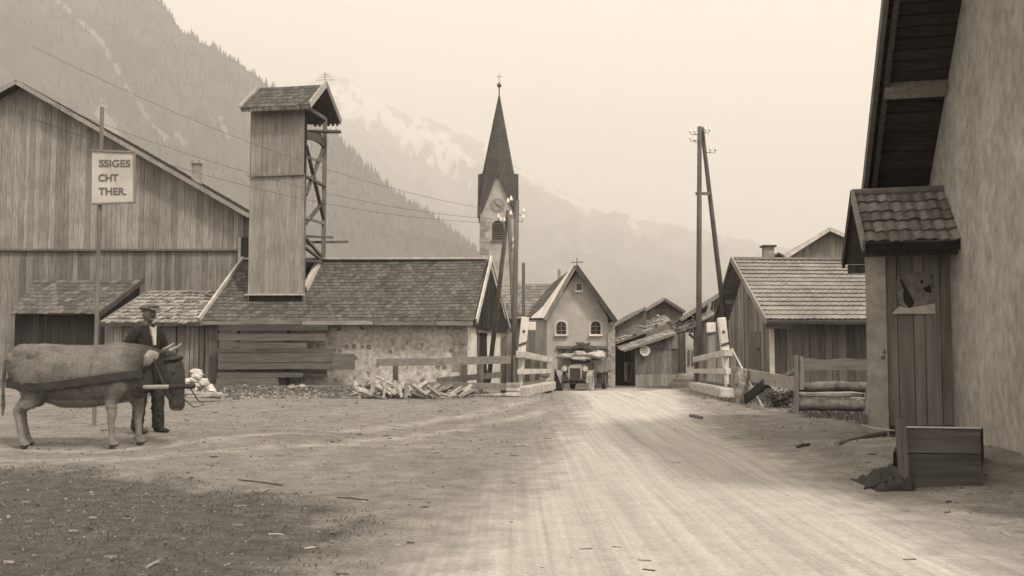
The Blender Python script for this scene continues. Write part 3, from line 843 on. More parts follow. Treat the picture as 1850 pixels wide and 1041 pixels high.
# ------------------------------------------------ small dark lean-to between barn and log shed
LY = 44.0
lt = thing('lean_to', V((PX(190, LY), LY, 0)), 'dark lean-to roof against the foot of the big barn', 'shed')
m = MB(); a, b, c, d = V((PX(60, LY), LY - 2, PZ(566, LY - 2))), V((PX(180, LY - 2), LY - 2, PZ(566, LY - 2))), V((PX(257, LY + 2), LY + 2, PZ(506, LY + 2))), V((PX(60, LY + 2), LY + 2, PZ(506, LY + 2)))
roof(m, a, b, c, d, 9, 14, lift=.03, th=.02, jit=.3); m.build('roof', mat('old_shingle', .07, .15, (8, 8, 8), .4, .5), lt)
m = MB(); m.beam(b + V((.05, -.05, -.03)), c + V((.05, 0, .0)), .06, .22); m.build('bargeboard', W_DARK, lt)
m = MB(); planks(m, (PX(60, LY), LY - 1.6), (PX(180, LY - 1.6), LY - 1.6), -.3, [(0, b.z + .1), (20, b.z + .1)], .25, .03, 1)
sd0 = V((PX(180, LY - 1.6), LY - 1.6, 0)); sd1 = V((PX(250, LY + 2), LY + 2, 0)); planks(m, sd0, sd1, -.3, [(0, b.z), ((sd1 - sd0).length, c.z - .1)], .25, .03, 1); m.build('wall', W_BLACK, lt)

# ------------------------------------------------ log shed with the shingle roof
SY = 38.6
ls = thing('board_shed', V((PX(300, SY), SY, 0)), 'small board shed with pale wooden shingle roof beside the stone shed', 'shed')
xa, xb = PX(190, SY), PX(391, SY)
m = MB(); planks(m, (xa, SY), (xb, SY), -.4, [(0, PZ(586, SY)), (xb - xa, PZ(586, SY))], .27, .03, 1, .03, wj=.4, gap=.012); m.build('wall', W_LIGHT, ls)
m = MB(); backing(m, (xa, SY), (xb, SY), -.4, [(0, PZ(586, SY)), (xb - xa, PZ(586, SY))]); m.build('inner_wall', W_BLACK, ls)
m = MB(); a, b = V((PX(5, SY - .6), SY - .6, PZ(583, SY - .6))), V((PX(396, SY - .6), SY - .6, PZ(583, SY - .6)))
c, d = V((PX(425, SY + 2.6), SY + 2.6, PZ(525, SY + 2.6))), V((PX(272, SY + 2.6), SY + 2.6, PZ(525, SY + 2.6)))
a = V((PX(184, SY - .6), SY - .6, a.z))
roof(m, a, b, c, d, 10, 26, lift=.075, th=.06, jit=.4); m.build('roof', SHINGLE, ls)
m = MB(); m.beam(a + V((-.03, 0, -.03)), d + V((-.03, 0, 0)), .06, .16); m.build('bargeboard', W_LIGHT, ls)
m = MB(); planks(m, (PX(190, SY), SY + 3.5), (PX(190, SY), SY), -.4, [(0, PZ(560, SY)), (3.5, PZ(588, SY))], .25, .03, 1); m.build('side_wall', W_DARK, ls)
m = MB(); m.beam(V((PX(184, SY - .6), SY - .62, a.z - .08)), b + V((0, -.02, -.08)), .05, .1); m.build('fascia', W_DARK, ls)
m = MB(); m.box(PX(378, 37), PX(394, 37), 37, 37.15, -.3, PZ(588, SY)); m.build('corner_board', W_DARK, ls)

# ================================================================== church
CY = 112.0
ch = thing('church', V((PX(901, CY), CY + 2.2, -.7)), 'church tower with steep pointed spire and bare plaster gablets', 'church')
cx = PX(899.5, CY); hw = (PX(932, CY) - PX(867, CY)) / 2
cyc = CY + hw
zc = PZ(392, CY); zg2 = PZ(309, CY); zap = PZ(166, cyc)
m = MB(); m.box(cx - hw, cx + hw, CY, CY + 2 * hw, -1, zc + .0)
gab = []
for (dx, dy) in ((0, -1), (1, 0), (0, 1), (-1, 0)):
    n_ = V((dx, dy, 0)); s_ = V((-dy, dx, 0)); c_ = V((cx, cyc, 0))
    i_ = .12
    p = [Z(c_ + n_ * (hw - i_) + s_ * (hw - .02), zc - .02), Z(c_ + n_ * (hw - i_) - s_ * (hw - .02), zc - .02), Z(c_ + n_ * (hw - i_), zg2 - .25)]
    m.prism(p, n_ * i_)
m.build('tower_wall', mat('church_plaster', .28, .40, (.8, .8, .8), .05, .2), ch)
m = MB(); zq = PZ(392, CY) - .3; k = 0
while zq > PZ(640, CY):
    wd = 1.0 if k % 2 else .6
    m.box(cx - hw - .05, cx - hw + wd, CY - .05, CY + .5, zq - .62, zq - .05); zq -= .66; k += 1
m.build('quoin', mat('church_quoin', .2, .3, (2, 2, 2), .15, .3), ch)
m = MB(); ap = V((cx + .1, cyc, zap)); gp = []; cp = []
ho_ = hw + .25
for (dx, dy) in ((0, -1), (1, 0), (0, 1), (-1, 0)):
    gp.append(V((cx + dx * ho_, cyc + dy * ho_, zg2)))
for (dx, dy) in ((-1, -1), (1, -1), (1, 1), (-1, 1)):
    cp.append(V((cx + dx * ho_, cyc + dy * ho_, zc)))
gi = []
for (dx, dy) in ((0, -1), (1, 0), (0, 1), (-1, 0)):
    gi.append(V((cx + dx * hw * .91, cyc + dy * hw * .91, zg2 + .05)))
# spire skin: gablet ridges run level out to the wall, valleys down to the corners
vs = [ap] + gp + cp + gi
fs = []
for i in range(4):
    g, gin = 1 + i, 9 + i; cl, cr = 5 + i, 5 + (i + 1) % 4
    fs += [(gin, g, cl), (gin, cr, g), (0, gin, cl), (0, cr, gin)]
fs = [f[::-1] for f in fs]
m.add(vs, fs, .5)
sp = m.build('spire', mat('spire_shingle', .045, .075, (1.2, 1.2, 5), .1, .5), ch)
sp.modifiers.new('thick', 'SOLIDIFY').thickness = .15
m = MB()
for i in range(4):
    cl, cr = cp[i], cp[(i + 1) % 4]
    for q in (cl, cr):
        m.beam(gp[i] + V((0, 0, -.1)), q + V((0, 0, -.1)), .12, .22, r=.3)
m.build('verge', mat('verge_slate', .06, .10, (2, 2, 2), .1, .3), ch)
m = MB(); m.tube([ap + V((0, 0, -.6)), ap + V((0, 0, 1.1))], .07, 8); m.ball(ap + V((0, 0, .75)), .26); m.build('ball_finial', IRON, ch)
m = MB(); t_ = ap + V((0, 0, 1.0)); m.tube([t_, t_ + V((0, 0, 1.1))], .03, 5); m.tube([t_ + V((-.3, 0, .75)), t_ + V((.3, 0, .75))], .03, 5); m.build('cross', IRON, ch)
m = MB(); zw0, zw1 = PZ(434, CY), PZ(400, CY); wx = cx + .0
pl = [V((wx - .62, CY - .06, zw0)), V((wx + .66, CY - .06, zw0)), V((wx + .66, CY - .06, zw1 - .4))] + [V((wx + .02 + .64 * math.cos(a), CY - .06, zw1 - .4 + .5 * math.sin(a))) for a in (.5, 1.05, 1.57, 2.1, 2.64)] + [V((wx - .62, CY - .06, zw1 - .4))]
m.prism(pl, V((0, .1, 0))); wn = m.build('window', DARK, ch)
m = MB(); z = zw0 + .05
while z < zw1 - .1: m.para((wx - .6, CY - .12, z), (1.24, 0, 0), (0, .1, .05), (0, .03, .06)); z += .2
m.build('louvre', W_DARK, wn)
m = MB(); m.box(wx - .8, wx + .85, CY - .2, CY, zw0 - .18, zw0 - .03); m.build('sill', STONE_D, wn)
# clock: ring of painted strokes and two hands on the plaster
ck = V((cx - .05, CY - .03, PZ(371, CY)))
m = MB(); m.tube([ck + V((0, .02, 0)), ck], .82, 28); cl = m.build('clock_face', mat('faded_dial', .26, .36, (2, 2, 2), .1, .2), ch)
for i in range(12):
    m = MB(); a = i * math.pi / 6; d = V((math.sin(a), 0, math.cos(a))); m.beam(ck + d * .58 + V((0, -.02, 0)), ck + d * .76 + V((0, -.02, 0)), .09, .03, (0, 1, 0))
    m.build('numeral', mat('faded_ink', .12, .18, (2, 2, 2), .1, .2), cl)
for a, l_ in ((2.0, .45), (5.6, .6)):
    m = MB(); d = V((math.sin(a), 0, math.cos(a))); m.beam(ck - d * .1 + V((0, -.05, 0)), ck + d * l_ + V((0, -.05, 0)), .08, .03, (0, 1, 0)); m.build('clock_hand', mat('faded_ink', .12, .18), cl)
# ================================================================== gabled house behind the truck
HY = 52.0
hs = thing('plaster_house', V((PX(1047, HY), HY, -.6)), 'plastered house with steep gable, two arched windows and garage opening', 'house')
L_, R_ = V((PX(988, HY), HY, 0)), V((PX(1098, HY), HY, 0))
ze = PZ(574, HY); zp = PZ(484, HY); xpk = PX(1044, HY)
m = MB()
gx0, gx1, gz = PX(1008, HY), PX(1096, HY), PZ(629, HY)
back = V((-2.2, 11, 0))
poly = [V((L_.x, HY, -1.2)), V((gx0, HY, -1.2)), V((gx0, HY, gz)), V((gx1, HY, gz)), V((gx1, HY, -1.2)), V((R_.x, HY, -1.2)), V((R_.x, HY, ze)), V((xpk + .02, HY, zp - .12)), V((L_.x, HY, ze))]
vs = poly + [p + V((0, .35, 0)) for p in poly]; n_ = len(poly)
m.add(vs, [(0, 1, 2, 8), (2, 3, 6, 8), (3, 4, 5, 6), (6, 7, 8)] + [(i, i + n_, (i + 1) % n_ + n_, (i + 1) % n_) for i in range(n_)], .5)
m.prism([V((L_.x, HY + .1, -1.2)), V((L_.x, HY + .1, ze)), V((L_.x, HY + .1, ze)) + back, V((L_.x, HY + .1, -1.2)) + back], V((.3, 0, 0)))
m.prism([V((R_.x, HY + .1, -1.2)), V((R_.x, HY + .1, ze)), V((R_.x, HY + .1, ze)) + back, V((R_.x, HY + .1, -1.2)) + back], V((-.3, 0, 0)))
m.build('wall', PLASTER, hs)
# pale garage recess
m = MB(); m.box(gx0 + .0, gx1, HY + 1.3, HY + 1.5, -1, gz + .2); m.build('inner_wall', mat('whitewash', .5, .65, (2, 2, 2), .05, .2), hs)
m = MB(); m.beam((gx0 - .1, HY - .06, gz + .04), (gx1 + .05, HY - .06, gz + .04), .16, .14); m.build('lintel', W_MID, hs)
m = MB(); m.box(gx0 - .02, gx0 + .14, HY - .02, HY + .3, -1, gz - .03); m.build('door_frame', W_MID, hs)
# brick corner pier
m = MB(); px0, px1 = PX(1097.5, HY), PX(1110.5, HY); z = -.8; k = 0; ztp = PZ(583, HY)
while z < ztp:
    h = .17; sp_ = .5 if k % 2 else .28
    for a, b in ((px0, px0 + sp_ * (px1 - px0)), (px0 + sp_ * (px1 - px0), px1)):
        m.box(a + .006, b - .006, HY - .10 - random.uniform(0, .02), HY + .35, z + .008, min(ztp, z + h) - .008)
    z += h; k += 1
m.build('brick_pier', mat('pier_stone', .2, .42, (5, 5, 5), .25, .5), hs)
def arched(m, x0, x1, z0, z1, y, th, grow=0):
    c = (x0 + x1) / 2; r_ = (x1 - x0) / 2 + grow
    pts = [V((c - r_, y, z0 - grow * .2)), V((c + r_, y, z0 - grow * .2))] + [V((c + r_ * math.cos(a * math.pi / 10), y, z1 - (x1 - x0) * .42 + (r_ - .0) * .85 * math.sin(a * math.pi / 10))) for a in range(0, 11)]
    m.prism(pts, V((0, th, 0)))
for (x, y0, y1, w_) in ((1014, 604, 581, 17), (1076, 604, 581, 17), (1046, 525, 512, 8)):
    xx0, xx1 = PX(x - w_ / 2, HY), PX(x + w_ / 2, HY); a0, a1 = PZ(y0, HY), PZ(y1, HY)
    m = MB(); arched(m, xx0, xx1, a0, a1, HY - .05, .06, .0); wn = m.build('window', GLASS, hs)
    m = MB(); arched(m, xx0, xx1, a0, a1, HY - .03, .05, .12 if w_ > 10 else .07); m.build('surround', PLASTER_W, wn)
    m = MB(); c = (xx0 + xx1) / 2; m.beam((c, HY - .065, a0), (c, HY - .065, a1 - .05), .035, .03, (0, 1, 0))
    for q in ((.3, .62) if w_ > 10 else (.5,)): m.beam((xx0, HY - .065, a0 + (a1 - a0) * q), (xx1, HY - .065, a0 + (a1 - a0) * q), .03, .03)
    m.build('glazing_bar', W_MID, wn)
    m = MB(); m.box(xx0 - .1, xx1 + .1, HY - .16, HY, a0 - .10, a0 - .0); m.build('sill', WHITE, wn)
# roof
pf = V((PX(1040, HY - .5), HY - .5, PZ(480, HY - .5))); ef = V((PX(985, HY - .5), HY - .5, PZ(576, HY - .5))); rf = V((PX(1112, HY - .5), HY - .5, PZ(580, HY - .5)))
pb = V((PX(1003, 61), 61, PZ(508, 61))); eb = V((PX(940, 60), 60, PZ(576, 60))); rb = rf + (pb - pf)
m = MB(); roof(m, ef, eb, pb, pf, 14, 26, lift=.03, th=.02, jit=.2); m.build('roof', TILE_D, hs)
m = MB(); roof(m, rf, rb, pb, pf, 14, 26, lift=.03, th=.02, jit=.2); m.build('roof', TILE_D, hs)
m = MB(); nrm = (eb - ef).cross(pf - ef).normalized(); nrm = nrm if nrm.z > 0 else -nrm
a_, b_, c_, d_ = ef, ef.lerp(eb, .36), pf.lerp(pb, .08), pf
m.prism([p + nrm * .05 for p in (ef + V((.0, 0, 0)), ef.lerp(eb, .5), ef.lerp(eb, .3).lerp(pf.lerp(pb, .3), .25), pf.lerp(pb, .10), pf)], nrm * .04); m.build('roof_apron', mat('lime_apron', .68, .84, (2, 2, 2), .05, .3), hs)
m = MB(); m.beam(ef + V((-.02, -.05, -.06)), pf + V((0, -.05, -.02)), .06, .20); m.build('bargeboard', W_MID, hs)
m = MB(); m.beam(rf + V((.02, -.05, -.06)), pf + V((0, -.05, -.02)), .06, .26); m.build('bargeboard', W_DARK, hs)
wg0 = V((PX(860, 61), 61, PZ(513, 61))); 
m = MB(); roof(m, V((PX(880, 58), 58, PZ(576, 58))), V((eb.x + .5, 58, PZ(576, 58))), V((pb.x + 1, 62, PZ(513, 62))), V((PX(880, 62), 62, PZ(513, 62))), 12, 16, lift=.035, th=.02, jit=.2); m.build('wing_roof', mat('pale_tile', .13, .24, (7, 7, 7), .3, .4), hs)
m = MB(); m.box(PX(882, 59), L_.x, 59, 59.3, -1, PZ(574, 59)); m.build('wing_wall', PLASTER, hs)
m = MB(); m.box(PX(1008, 59), PX(1013, 59), 58.9, 59.3, PZ(510, 59), PZ(487, 59)); m.build('chimney', STONE_D, hs)
# iron cross on the ridge
m = MB(); c = pf + V((.1, .3, -.05)); m.tube([c, c + V((0, 0, .42))], .022, 6); m.tube([c + V((-.24, 0, .24)), c + V((.28, 0, .26))], .02, 6)
for q in ((-.24, .24), (.28, .26), (0, .42), (.02, .1)): m.ball(c + V((q[0], 0, q[1])), .035)
m.build('iron_cross', IRON, hs)

# ================================================================== board barns right of the house
GY = 62.0
g = thing('gabled_barn', V((PX(1195, GY), GY, -.6)), 'weathered barn with shuttered board gable and roof leaning over lower sheds', 'barn')
x0, x1, xk = PX(1112, GY), PX(1234, GY), PX(1201, GY)
zk, zl, zrr = PZ(543, GY), PZ(590, GY), PZ(562, GY)
m = MB(); planks(m, (x0, GY), (x1, GY), -1.2, [(0, zl), (xk - x0, zk), (x1 - x0, zrr)], .24, .03, 1); m.build('wall', W_LIGHT, g)
m = MB(); backing(m, (x0, GY), (x1, GY), -1.2, [(0, zl), (xk - x0, zk), (x1 - x0, zrr)]); m.build('inner_wall', W_DARK, g)
pk_, el, er = V((PX(1200, GY - .6), GY - .6, PZ(539, GY - .6))), V((PX(1106, GY - .6), GY - .6, PZ(594, GY - .6))), V((PX(1238, GY - .6), GY - .6, PZ(563, GY - .6)))
dp = V((.6, 9, 0))
m = MB(); roof(m, el, el + dp, pk_ + dp, pk_, 12, 14, lift=.04, jit=.4); m.build('roof', SHINGLE, g)
m = MB(); roof(m, er, er + dp, pk_ + dp, pk_, 6, 14, lift=.04, jit=.4); m.build('roof', SHINGLE, g)
m = MB(); m.beam(el + V((0, -.05, -.05)), pk_ + V((0, -.05, -.05)), .06, .18); m.build('bargeboard', W_LIGHT, g)
m = MB(); m.beam(er + V((0, -.05, -.05)), pk_ + V((0, -.05, -.05)), .06, .18); m.build('bargeboard', W_MID, g)
m = MB(); m.box(PX(1186, GY), PX(1199, GY), GY - .1, GY - .035, PZ(572, GY), PZ(557, GY)); sh = m.build('shutter', W_MID, g)
m = MB()
for q in (572.6, 556.3): m.box(PX(1185, GY), PX(1200, GY), GY - .14, GY - .05, PZ(q + .8, GY), PZ(q - .4, GY))
m.build('frame', W_DARK, sh)
# second roof slab of the same yard, nearer
g2 = thing('side_barn', V((PX(1140, 59), 59, -.6)), 'lower board barn with long shallow roof left of the shuttered gable', 'barn')
gy = 59.0
m = MB(); planks(m, (PX(1111, gy), gy), (PX(1167, gy), gy), -1.2, [(0, PZ(588, gy)), (PX(1167, gy) - PX(1111, gy), PZ(559, gy))], .24, .03, 1); m.build('wall', W_MID, g2)
m = MB(); a, b = V((PX(1108, gy - .4), gy - .4, PZ(589, gy - .4))), V((PX(1167, gy - .4), gy - .4, PZ(556, gy - .4))); roof(m, a, a + V((0, 5, 0)), b + V((0, 5, 0)), b, 7, 8, lift=.04, jit=.4, under=.1); m.build('roof', SHINGLE, g2)
m = MB(); m.beam(a + V((0, -.04, 0)), b + V((0, -.04, 0)), .05, .14); m.build('bargeboard', W_LIGHT, g2)
# board shed with the round sign
DY = 56.0
d_ = thing('yard_shed', V((PX(1185, DY), DY, -.6)), 'low board shed with sagging stepped roof and dark open bay', 'shed')
x0, x1 = PX(1150, DY), PX(1224, DY)
m = MB(); planks(m, (x0, DY), (x1, DY), PZ(630.5, DY), [(0, PZ(629, DY)), (x1 - x0, PZ(604, DY))], .22, .03, 1); m.build('upper_wall', W_MID, d_)
m = MB(); planks(m, (x0, DY + .05), (x1, DY + .05), -1.2, [(0, PZ(630, DY)), (x1 - x0, PZ(630, DY))], .22, .03, 1); m.build('wall', W_MID, d_)
m = MB(); planks(m, (x0 - .1, DY - .06), (PX(1222, DY), DY - .06), -1.2, [(0, PZ(677, DY)), (x1 - x0, PZ(676, DY))], .2, .03, 1); m.build('low_boarding', mat('pale_low_board', .2, .36, (16, 16, 1.1), .25, .5), d_)
m = MB(); backing(m, (x0, DY + .05), (x1, DY + .05), -1.2, [(0, PZ(629, DY)), (x1 - x0, PZ(604, DY))]); m.build('inner_wall', W_BLACK, d_)
m = MB(); xo = PX(1112, DY)
planks(m, (xo, DY + 2.6), (x0, DY + 2.6), -1.2, [(0, 2), (9, 2)], .25, .03, 1); m.build('bay_wall', W_BLACK, d_)
m = MB(); m.beam((PX(1149, DY), DY, -1), (PX(1149, DY), DY, PZ(628, DY)), .16, .16, (0, 1, 0)); m.build('post', W_MID, d_)
m = MB(); m.beam((PX(1127, DY + 1), DY + 1, PZ(655, DY)), (PX(1146, DY + 1), DY + 1, PZ(660, DY)), .1, .06); m.beam((PX(1130, DY + 1), DY + 1, PZ(655, DY)), (PX(1130, DY + 1), DY + 1, PZ(690, DY)), .18, .06, (0, 1, 0)); m.beam((PX(1142, DY + 1.4), DY + 1.4, PZ(660, DY)), (PX(1136, DY + 1.4), DY + 1.4, PZ(692, DY)), .1, .06, (0, 1, 0)); m.build('bay_frame', W_LIGHT, d_)
def slab(m, p0, p1, dep, th=.08, r=None): m.prism([p0, p1, p1 + dep, p0 + dep], V((0, 0, -th)), r)
m = MB(); D = DY - .5
q0, q1 = V((PX(1126, D), D, PZ(633, D))), V((PX(1222, D), D, PZ(601, D))); roof(m, q0, q0 + V((0, 2.6, .25)), q1 + V((0, 2.6, .25)), q1, 9, 5, lift=.04, jit=.5, under=.1); m.build('roof', SHINGLE, d_)
m = MB(); q0, q1 = V((PX(1104, D + 2.2), D + 2.2, PZ(622, D + 2.2))), V((PX(1215, D + 2.2), D + 2.2, PZ(581, D + 2.2))); roof(m, q0, q0 + V((0, 3, .5)), q1 + V((0, 3, .5)), q1, 10, 6, lift=.05, jit=.6, under=.1); m.build('upper_roof', mat('old_shingle_pale', .12, .32, (8, 8, 8), .4, .5), d_)
for k in range(26):
    u, v_ = random.random(), random.random(); p = q0.lerp(q1, u) + V((0, 3 * v_, .5 * v_ + .08)); m = MB(); m.beam(p, p + V((random.uniform(-.6, .6), random.uniform(-.3, .3), random.uniform(0, .1))), .14, .04)
    m.build('loose_shingle', W_FRESH, d_)
m = MB(); m.box(PX(1236, DY + 1.5), PX(1262, DY + 1.5), DY + 1.5, DY + 1.8, -1, PZ(600, DY)); m.build('plaster_wall', PLASTER_W, d_)
m = MB(); planks(m, (PX(1222, DY + .4), DY + .4), (PX(1238, DY + .4), DY + .4), -1.2, [(0, PZ(600, DY)), (1, PZ(600, DY))], .2, .03, 1); m.build('corner_wall', W_DARK, d_)
m = MB()
for px in (1243, 1250): m.box(PX(px, DY + 1.4), PX(px + 3, DY + 1.4), DY + 1.42, DY + 1.5, PZ(660, DY), PZ(632, DY))
m.build('window', W_MID, d_)
rs = thing('round_sign', V((PX(1165, DY - .3), DY - .3, PZ(634, DY))), 'white round enamel sign hanging on the low board shed wall', 'sign')
c = V((PX(1165, DY - .3), DY - .3, PZ(634, DY)))
m = MB(); m.tube([c + V((0, .03, 0)), c], .29, 28); m.build('sign_disc', WHITE, rs)
m = MB()
for dz, ww in ((.1, .3), (0, .4), (-.1, .3)):
    x = -ww / 2
    while x < ww / 2 - .03: m.box(c.x + x, c.x + x + .035, c.y - .012, c.y - .004, c.z + dz - .025, c.z + dz + .025); x += .055
m.build('lettering', IRON, rs)
m = MB(); m.beam(c + V((0, .03, .28)), c + V((0, .3, .36)), .03, .03); m.build('bracket', IRON, rs)
st = MB(); sx, sy = PX(1236, 53), 53.0
for k in range(6):
    st.box(PX(1216 + k * 3.2, sy), PX(1262, sy), sy - .3 + k * .27, sy + 1.6, -.9, PZ(693 - k * 3.4, sy))
single(st, 'stone_steps', STONE, V((sx, sy, -.7)), 'short flight of worn stone steps up to the pale wall behind the bridge', 'steps')

# ------------------------------------------------ house with projecting verge behind the bridge, right
ky = 45.0
kh = thing('eaved_house', V((PX(1275, ky), ky, -.5)), 'dark board house with jutting tiled eave behind the telegraph pole', 'house')
A = V((PX(1229, ky), ky, PZ(576, ky))); B = V((PX(1340, ky), ky, PZ(505, ky)))
m = MB(); roof(m, A, A + V((1.0, 7, 0)), B + V((1.0, 7, 0)), B, 8, 8, lift=.05, under=.14, jit=.3); m.build('roof', SHINGLE, kh)
m = MB(); m.beam(A + V((0, -.03, -.05)), B + V((0, -.03, -.05)), .06, .18); m.build('bargeboard', W_MID, kh)
m = MB(); planks(m, (PX(1252, ky + .8), ky + .8), (PX(1340, ky + .8), ky + .8), -1, [(0, PZ(562, ky) - .1), (PX(1340, ky) - PX(1252, ky), PZ(508, ky) - .2)], .22, .03, 1); m.build('wall', W_DARK, kh)
m = MB(); planks(m, (PX(1236, ky + 2), ky + 2), (PX(1252, ky + 2), ky + 2), PZ(600, ky), [(0, PZ(572, ky)), (2, PZ(560, ky))], .22, .03, 1); m.build('side_wall', W_LIGHT, kh)
m = MB(); a, b = V((PX(1222, ky - 1), ky - 1, PZ(603, ky - 1))), V((PX(1262, ky - 1), ky - 1, PZ(588, ky - 1))); roof(m, a, b, b + V((0, 1.8, .5)), a + V((0, 1.8, .5)), 4, 7, lift=.06, jit=.6); m.build('porch_roof', mat('old_shingle', .07, .15), kh)
m = MB(); m.beam(a + V((.6, .3, 0)), b + V((.3, .3, -1.0)), .1, .1); m.beam((PX(1258, ky - .6), ky - .6, -.6), (PX(1258, ky - .6), ky - .6, b.z), .16, .16, (0, 1, 0)); m.build('porch_post', W_DARK, kh)
m = MB(); a, b = V((PX(1263, ky - .6), ky - .6, PZ(580, ky - .6))), V((PX(1292, ky - .6), ky - .6, PZ(566, ky - .6))); slab(m, a, b, V((0, 1.4, .3)), .07); m.build('balcony_board', W_LIGHT, kh)
m = MB(); m.beam((PX(1277, ky - .3), ky - .3, PZ(575, ky)), (PX(1283, ky - .3), ky - .3, PZ(548, ky)), .14, .1, (0, 1, 0)); m.build('balcony_post', W_LIGHT, kh)

# ================================================================== right shed with pale tiles
rx = 8.25
r_ = thing('tiled_shed', V((10, 35, .1)), 'long board shed with pale tile roof and open gable facing the bridge', 'shed')
fy, by_ = 33.2, 39.8
xw = PX(1391, fy); zf = PZ(582, fy)
xe = 12.9
m = MB(); planks(m, (xw, fy), (xe + 3, fy), -.3, [(0, zf), (20, zf)], .25, .03, 1); m.build('front_wall', W_DARK, r_)
zpk = PZ(476, 37)
m = MB(); gw = by_ - fy
planks(m, (xw, by_), (xw, fy), -.4, [(0, zf), (gw / 2, zpk - .25), (gw, zf)], .24, .03, 1, .02); m.build('gable_wall', mat('gable_board', .13, .30, (14, 14, 1.0), .35, .6), r_)
m = MB(); backing(m, (xw + .02, by_), (xw + .02, fy), -.4, [(0, zf), (gw / 2, zpk - .3), (gw, zf)]); backing(m, (xw, fy + .02), (xe + 3, fy + .02), -.3, [(0, zf), (18, zf)]); m.build('inner_wall', W_BLACK, r_)
m = MB(); m.box(xw - .06, xw - .02, fy + 1.1, fy + 2.9, -.2, PZ(598, fy)); dr = m.build('door', W_MID, r_)
m = MB()
for z in (.45, 1.35): m.box(xw - .1, xw - .065, fy + 1.2, fy + 1.6, z, z + .07)
m.build('hinge', IRON, dr)
m = MB(); m.box(xw - .035, xw + .12, fy - .06, fy + .05, -.3, zf); m.build('corner_post', W_TRIM, r_)
ov_x = xw - .36
E0 = V((PX(1385, 32.3), 32.3, PZ(578, 32.3))); K0 = V((PX(1325, 37.0), 37.0, PZ(470, 37.0))); B0 = V((PX(1291, 40.9), 40.9, PZ(577, 40.9)))
E1 = V((15.5, 32.3, E0.z)); K1 = V((15.8, 37.0, PZ(473, 37.0))); B1 = V((15.8, 40.9, B0.z))
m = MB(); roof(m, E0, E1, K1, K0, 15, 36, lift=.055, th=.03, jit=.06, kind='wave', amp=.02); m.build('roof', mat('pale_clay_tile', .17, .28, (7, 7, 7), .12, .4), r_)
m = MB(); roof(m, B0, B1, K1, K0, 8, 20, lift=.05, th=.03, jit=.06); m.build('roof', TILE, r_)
m = MB(); m.beam(K0 + V((0, 0, .07)), K1 + V((0, 0, .07)), .22, .08); m.build('ridge_tile', TILE, r_)
m = MB(); m.beam(E0 + V((-.04, -.05, -.04)), K0 + V((-.04, 0, .03)), .05, .22); m.build('bargeboard', W_LIGHT, r_)
m = MB(); m.beam(B0 + V((-.04, 0, -.04)), K0 + V((-.04, 0, .03)), .05, .2); m.build('bargeboard', W_DARK, r_)
m = MB(); m.beam(E0 + V((0, -.04, -.10)), E1 + V((0, -.04, -.1)), .04, .09); m.build('fascia', W_BLACK, r_)
for t in (.0, .45, .95):
    p = E0.lerp(K0, t) if t < .9 else K0
    m = MB(); m.beam(p + V((.02, .3, -.2)), p + V((.9, .3, -.2)), .14, .16); m.build('purlin', W_DARK, r_)
m = MB(); p = B0.lerp(K0, .4); m.beam(p + V((.02, -.1, -.2)), p + V((.9, -.1, -.2)), .14, .16); m.build('purlin', W_LIGHT, r_)

# behind it: gable, small roof and chimney
b_ = thing('hay_barn', V((PX(1470, 52), 52, 0)), 'weathered barn gable peeping over the pale tiled shed', 'barn')
y = 52.0
tl2 = [(0, PZ(478, y)), (PX(1502, y) - PX(1405, y), PZ(418, y)), (PX(1600, y) - PX(1405, y), PZ(455, y))]
m = MB(); planks(m, (PX(1405, y), y), (PX(1600, y), y), -1, tl2, .25, .03, 1); m.build('wall', W_LIGHT, b_)
m = MB(); backing(m, (PX(1405, y), y), (PX(1600, y), y), -1, tl2); m.build('inner_wall', W_DARK, b_)
pk_ = V((PX(1502, y - .6), y - .6, PZ(412, y - .6))); el = V((PX(1395, y - .6), y - .6, PZ(479, y - .6))); er = V((PX(1610, y - .6), y - .6, PZ(462, y - .6)))
m = MB(); roof(m, el, el + V((1, 9, 0)), pk_ + V((1, 9, 0)), pk_, 10, 12, lift=.04); m.build('roof', TILE_D, b_)
m = MB(); roof(m, er, er + V((1, 9, 0)), pk_ + V((1, 9, 0)), pk_, 10, 12, lift=.04); m.build('roof', TILE_D, b_)
m = MB(); m.beam(el + V((0, -.05, -.05)), pk_ + V((0, -.05, -.05)), .06, .2); m.build('bargeboard', W_TRIM, b_)
m = MB(); m.beam(er + V((0, -.05, -.05)), pk_ + V((0, -.05, -.05)), .06, .2); m.build('bargeboard', W_TRIM, b_)
c_ = thing('back_house', V((PX(1400, 47), 47, 0)), 'house with stout capped chimney, only its ridge seen above the tiled shed', 'house')
y = 47.0
m = MB(); pk_ = V((PX(1409, y), y, PZ(456, y))); a, b = V((PX(1340, y), y, PZ(500, y))), V((PX(1470, y), y, PZ(497, y))); roof(m, a, a + V((0, 3, 0)), pk_ + V((0, 3, 0)), pk_, 6, 5, lift=.04); m.build('roof', TILE_D, c_)
m = MB(); roof(m, b, b + V((0, 3, 0)), pk_ + V((0, 3, 0)), pk_, 6, 5, lift=.04); m.build('roof', TILE_D, c_)
m = MB(); m.prism([V((a.x + .3, y + .4, -.8)), V((b.x - .3, y + .4, -.8)), V((b.x - .3, y + .4, b.z - .05)), V((pk_.x, y + .4, pk_.z - .15)), V((a.x + .3, y + .4, a.z - .05))], V((0, 2.3, 0))); m.build('wall', PLASTER, c_)
m = MB(); m.box(PX(1383, y - 1), PX(1401, y - 1), y - 1, y - .55, PZ(520, y), PZ(446, y - 1)); chm = m.build('chimney', STONE_D, c_)
m = MB(); m.box(PX(1379.5, y - 1), PX(1404.5, y - 1), y - 1.1, y - .45, PZ(446, y - 1), PZ(443, y - 1)); m.build('cap', IRON, chm)
def gz_(x, y): return ground(x, y)
